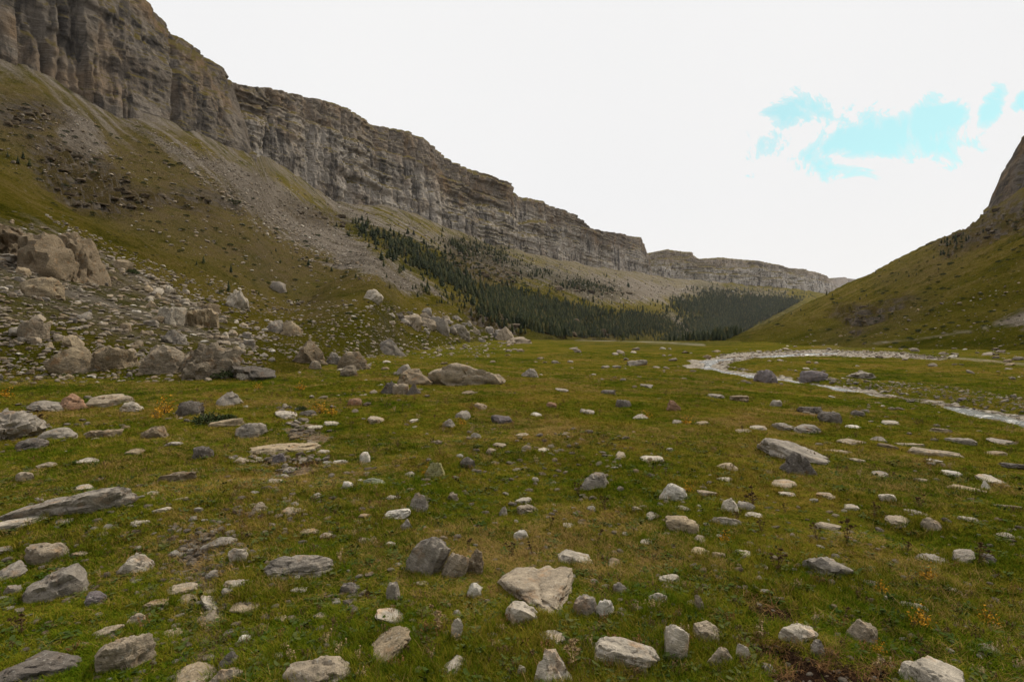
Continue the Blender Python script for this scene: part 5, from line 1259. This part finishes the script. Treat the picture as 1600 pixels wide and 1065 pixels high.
# low juniper scrub dotted over both slopes
JP = []
for i in range(3):
    (a, b_) = shrub_mesh(140 + i); me = mesh_np('juniper', *a, smooth=False); me.materials.append(M_SHRUB); JP.append(free_obj(f'juniper_{i}', me))
jp = rand_many([(1180, 520), (1250, 482), (1400, 408), (1560, 330), (1700, 300), (1700, 540), (1400, 545)], 420) + rand_many([(0, 150), (240, 215), (430, 320), (640, 450), (800, 505), (640, 540), (420, 500), (180, 380), (0, 290)], 420) + rand_many([(540, 350), (760, 440), (860, 470), (800, 430), (640, 370)], 200)
p = hits(jp); n = len(p); hh = (1.2 + 3.6 * RNG.random(n) ** 3) * p[:, 1] / FOC
instancer('juniper_scrub', p, np.stack([np.zeros(n), np.zeros(n), RNG.uniform(0, 6.28, n)], -1), np.stack([hh * 2.2, hh * 2.2, hh * 1.3], -1), RNG.integers(0, 3, n), JP, 'low dark juniper scrub dotted over the slopes', 'scrub')
# small brown seed-heads past counting
def seedhead(seed):
    r = np.random.default_rng(seed); V, F = [], []
    for _ in range(7):
        t = np.array([r.normal() * .3, r.normal() * .3, r.uniform(.5, 1.0)]); tube(V, F, (r.normal() * .08, r.normal() * .08, -.05), t, .012, .008, 3)
        for _h in range(9): leafcard(V, F, t * (1, 1, r.uniform(.6, 1.02)), r.normal(size=3), r.uniform(.08, .16), .035, r)
    return np.array(V), np.array(F)
SH = []
for i in range(4):
    me = mesh_np('seedhead', *seedhead(210 + i), smooth=False); me.materials.append([M_THISTLE, M_THISTLE, M_ROOT, M_PALEDRY][i]); SH.append(free_obj(f'seedhead_{i}', me))
sp = []
while len(sp) < 1000:
    a, b_ = random.uniform(-60, 1660), 585 + 480 * random.random() ** 1.7; x_, y_ = floor_hit(a, b_)
    if random.random() < 0.25 + 1.1 * float(fbm(x_ / 2.5, y_ / 2.5, 57.0, 3)): sp.append((a, b_))
p = hits(sp); p = p[(sample(gravel, p[:, 0], p[:, 1]) < .2)]; n = len(p); hh = RNG.uniform(.035, .10, n) * np.clip((p[:, 1] / 6) ** .5, .8, 2.0)
instancer('seed_heads', p, np.stack([np.zeros(n), np.zeros(n), RNG.uniform(0, 6.28, n)], -1), np.stack([hh, hh, hh], -1), RNG.choice([0, 0, 1, 1, 2, 3], n), SH, 'small brown dried seed-heads dotted through the meadow grass', 'dried weeds')
# dead bracken and roots on the dug-up earth
dp = [p for p in rand_many([(1165, 995), (1240, 1000), (1320, 1025), (1430, 1040), (1430, 1068), (1230, 1068), (1180, 1035)], 70)] + rand_many([(1140, 935), (1190, 945), (1245, 955), (1230, 970), (1175, 962)], 8)
p = hits(dp); n = len(p); me = mesh_np('root', *blades(200, 14, .09, .05, 1.9, .0022)); me.materials.append(M_ROOT)
instancer('dead_bracken', p, np.stack([RNG.uniform(-.5, .5, n), RNG.uniform(-.5, .5, n), RNG.uniform(0, 6.28, n)], -1), RNG.uniform(.35, .8, (n, 1)) * np.ones((1, 3)), np.zeros(n), [free_obj('root_0', me)], 'orange-brown dead stalks strewn over the dug-up earth', 'dead stalks')

# ------------------------------------------------------------------ valley air
hm = bpy.data.materials.new('valley_air'); hm.use_nodes = True; ht = NT(hm.node_tree); ht.n.clear()
ho = ht.node('ShaderNodeOutputMaterial'); hv = ht.node('ShaderNodeVolumePrincipled')
hv.inputs['Color'].default_value = (0.90, 0.93, 1.0, 1); hv.inputs['Density'].default_value = 2.2e-5; hv.inputs['Anisotropy'].default_value = 0.1
ht.l.new(hv.outputs[0], ho.inputs['Volume'])
hx, hy0, hy1, hz0, hz1 = 9000, -9000, 9000, -400, 900
hV = np.array([(x_, y_, z_) for z_ in (hz0, hz1) for y_ in (hy0, hy1) for x_ in (-hx, hx)], float)
hF = np.array([(0, 2, 3, 1), (4, 5, 7, 6), (0, 1, 5, 4), (2, 6, 7, 3), (0, 4, 6, 2), (1, 3, 7, 5)])
tag(obj('haze', mesh_np('haze', hV, hF, smooth=False), hm), 'thin pale air filling the valley', 'haze', kind='stuff')
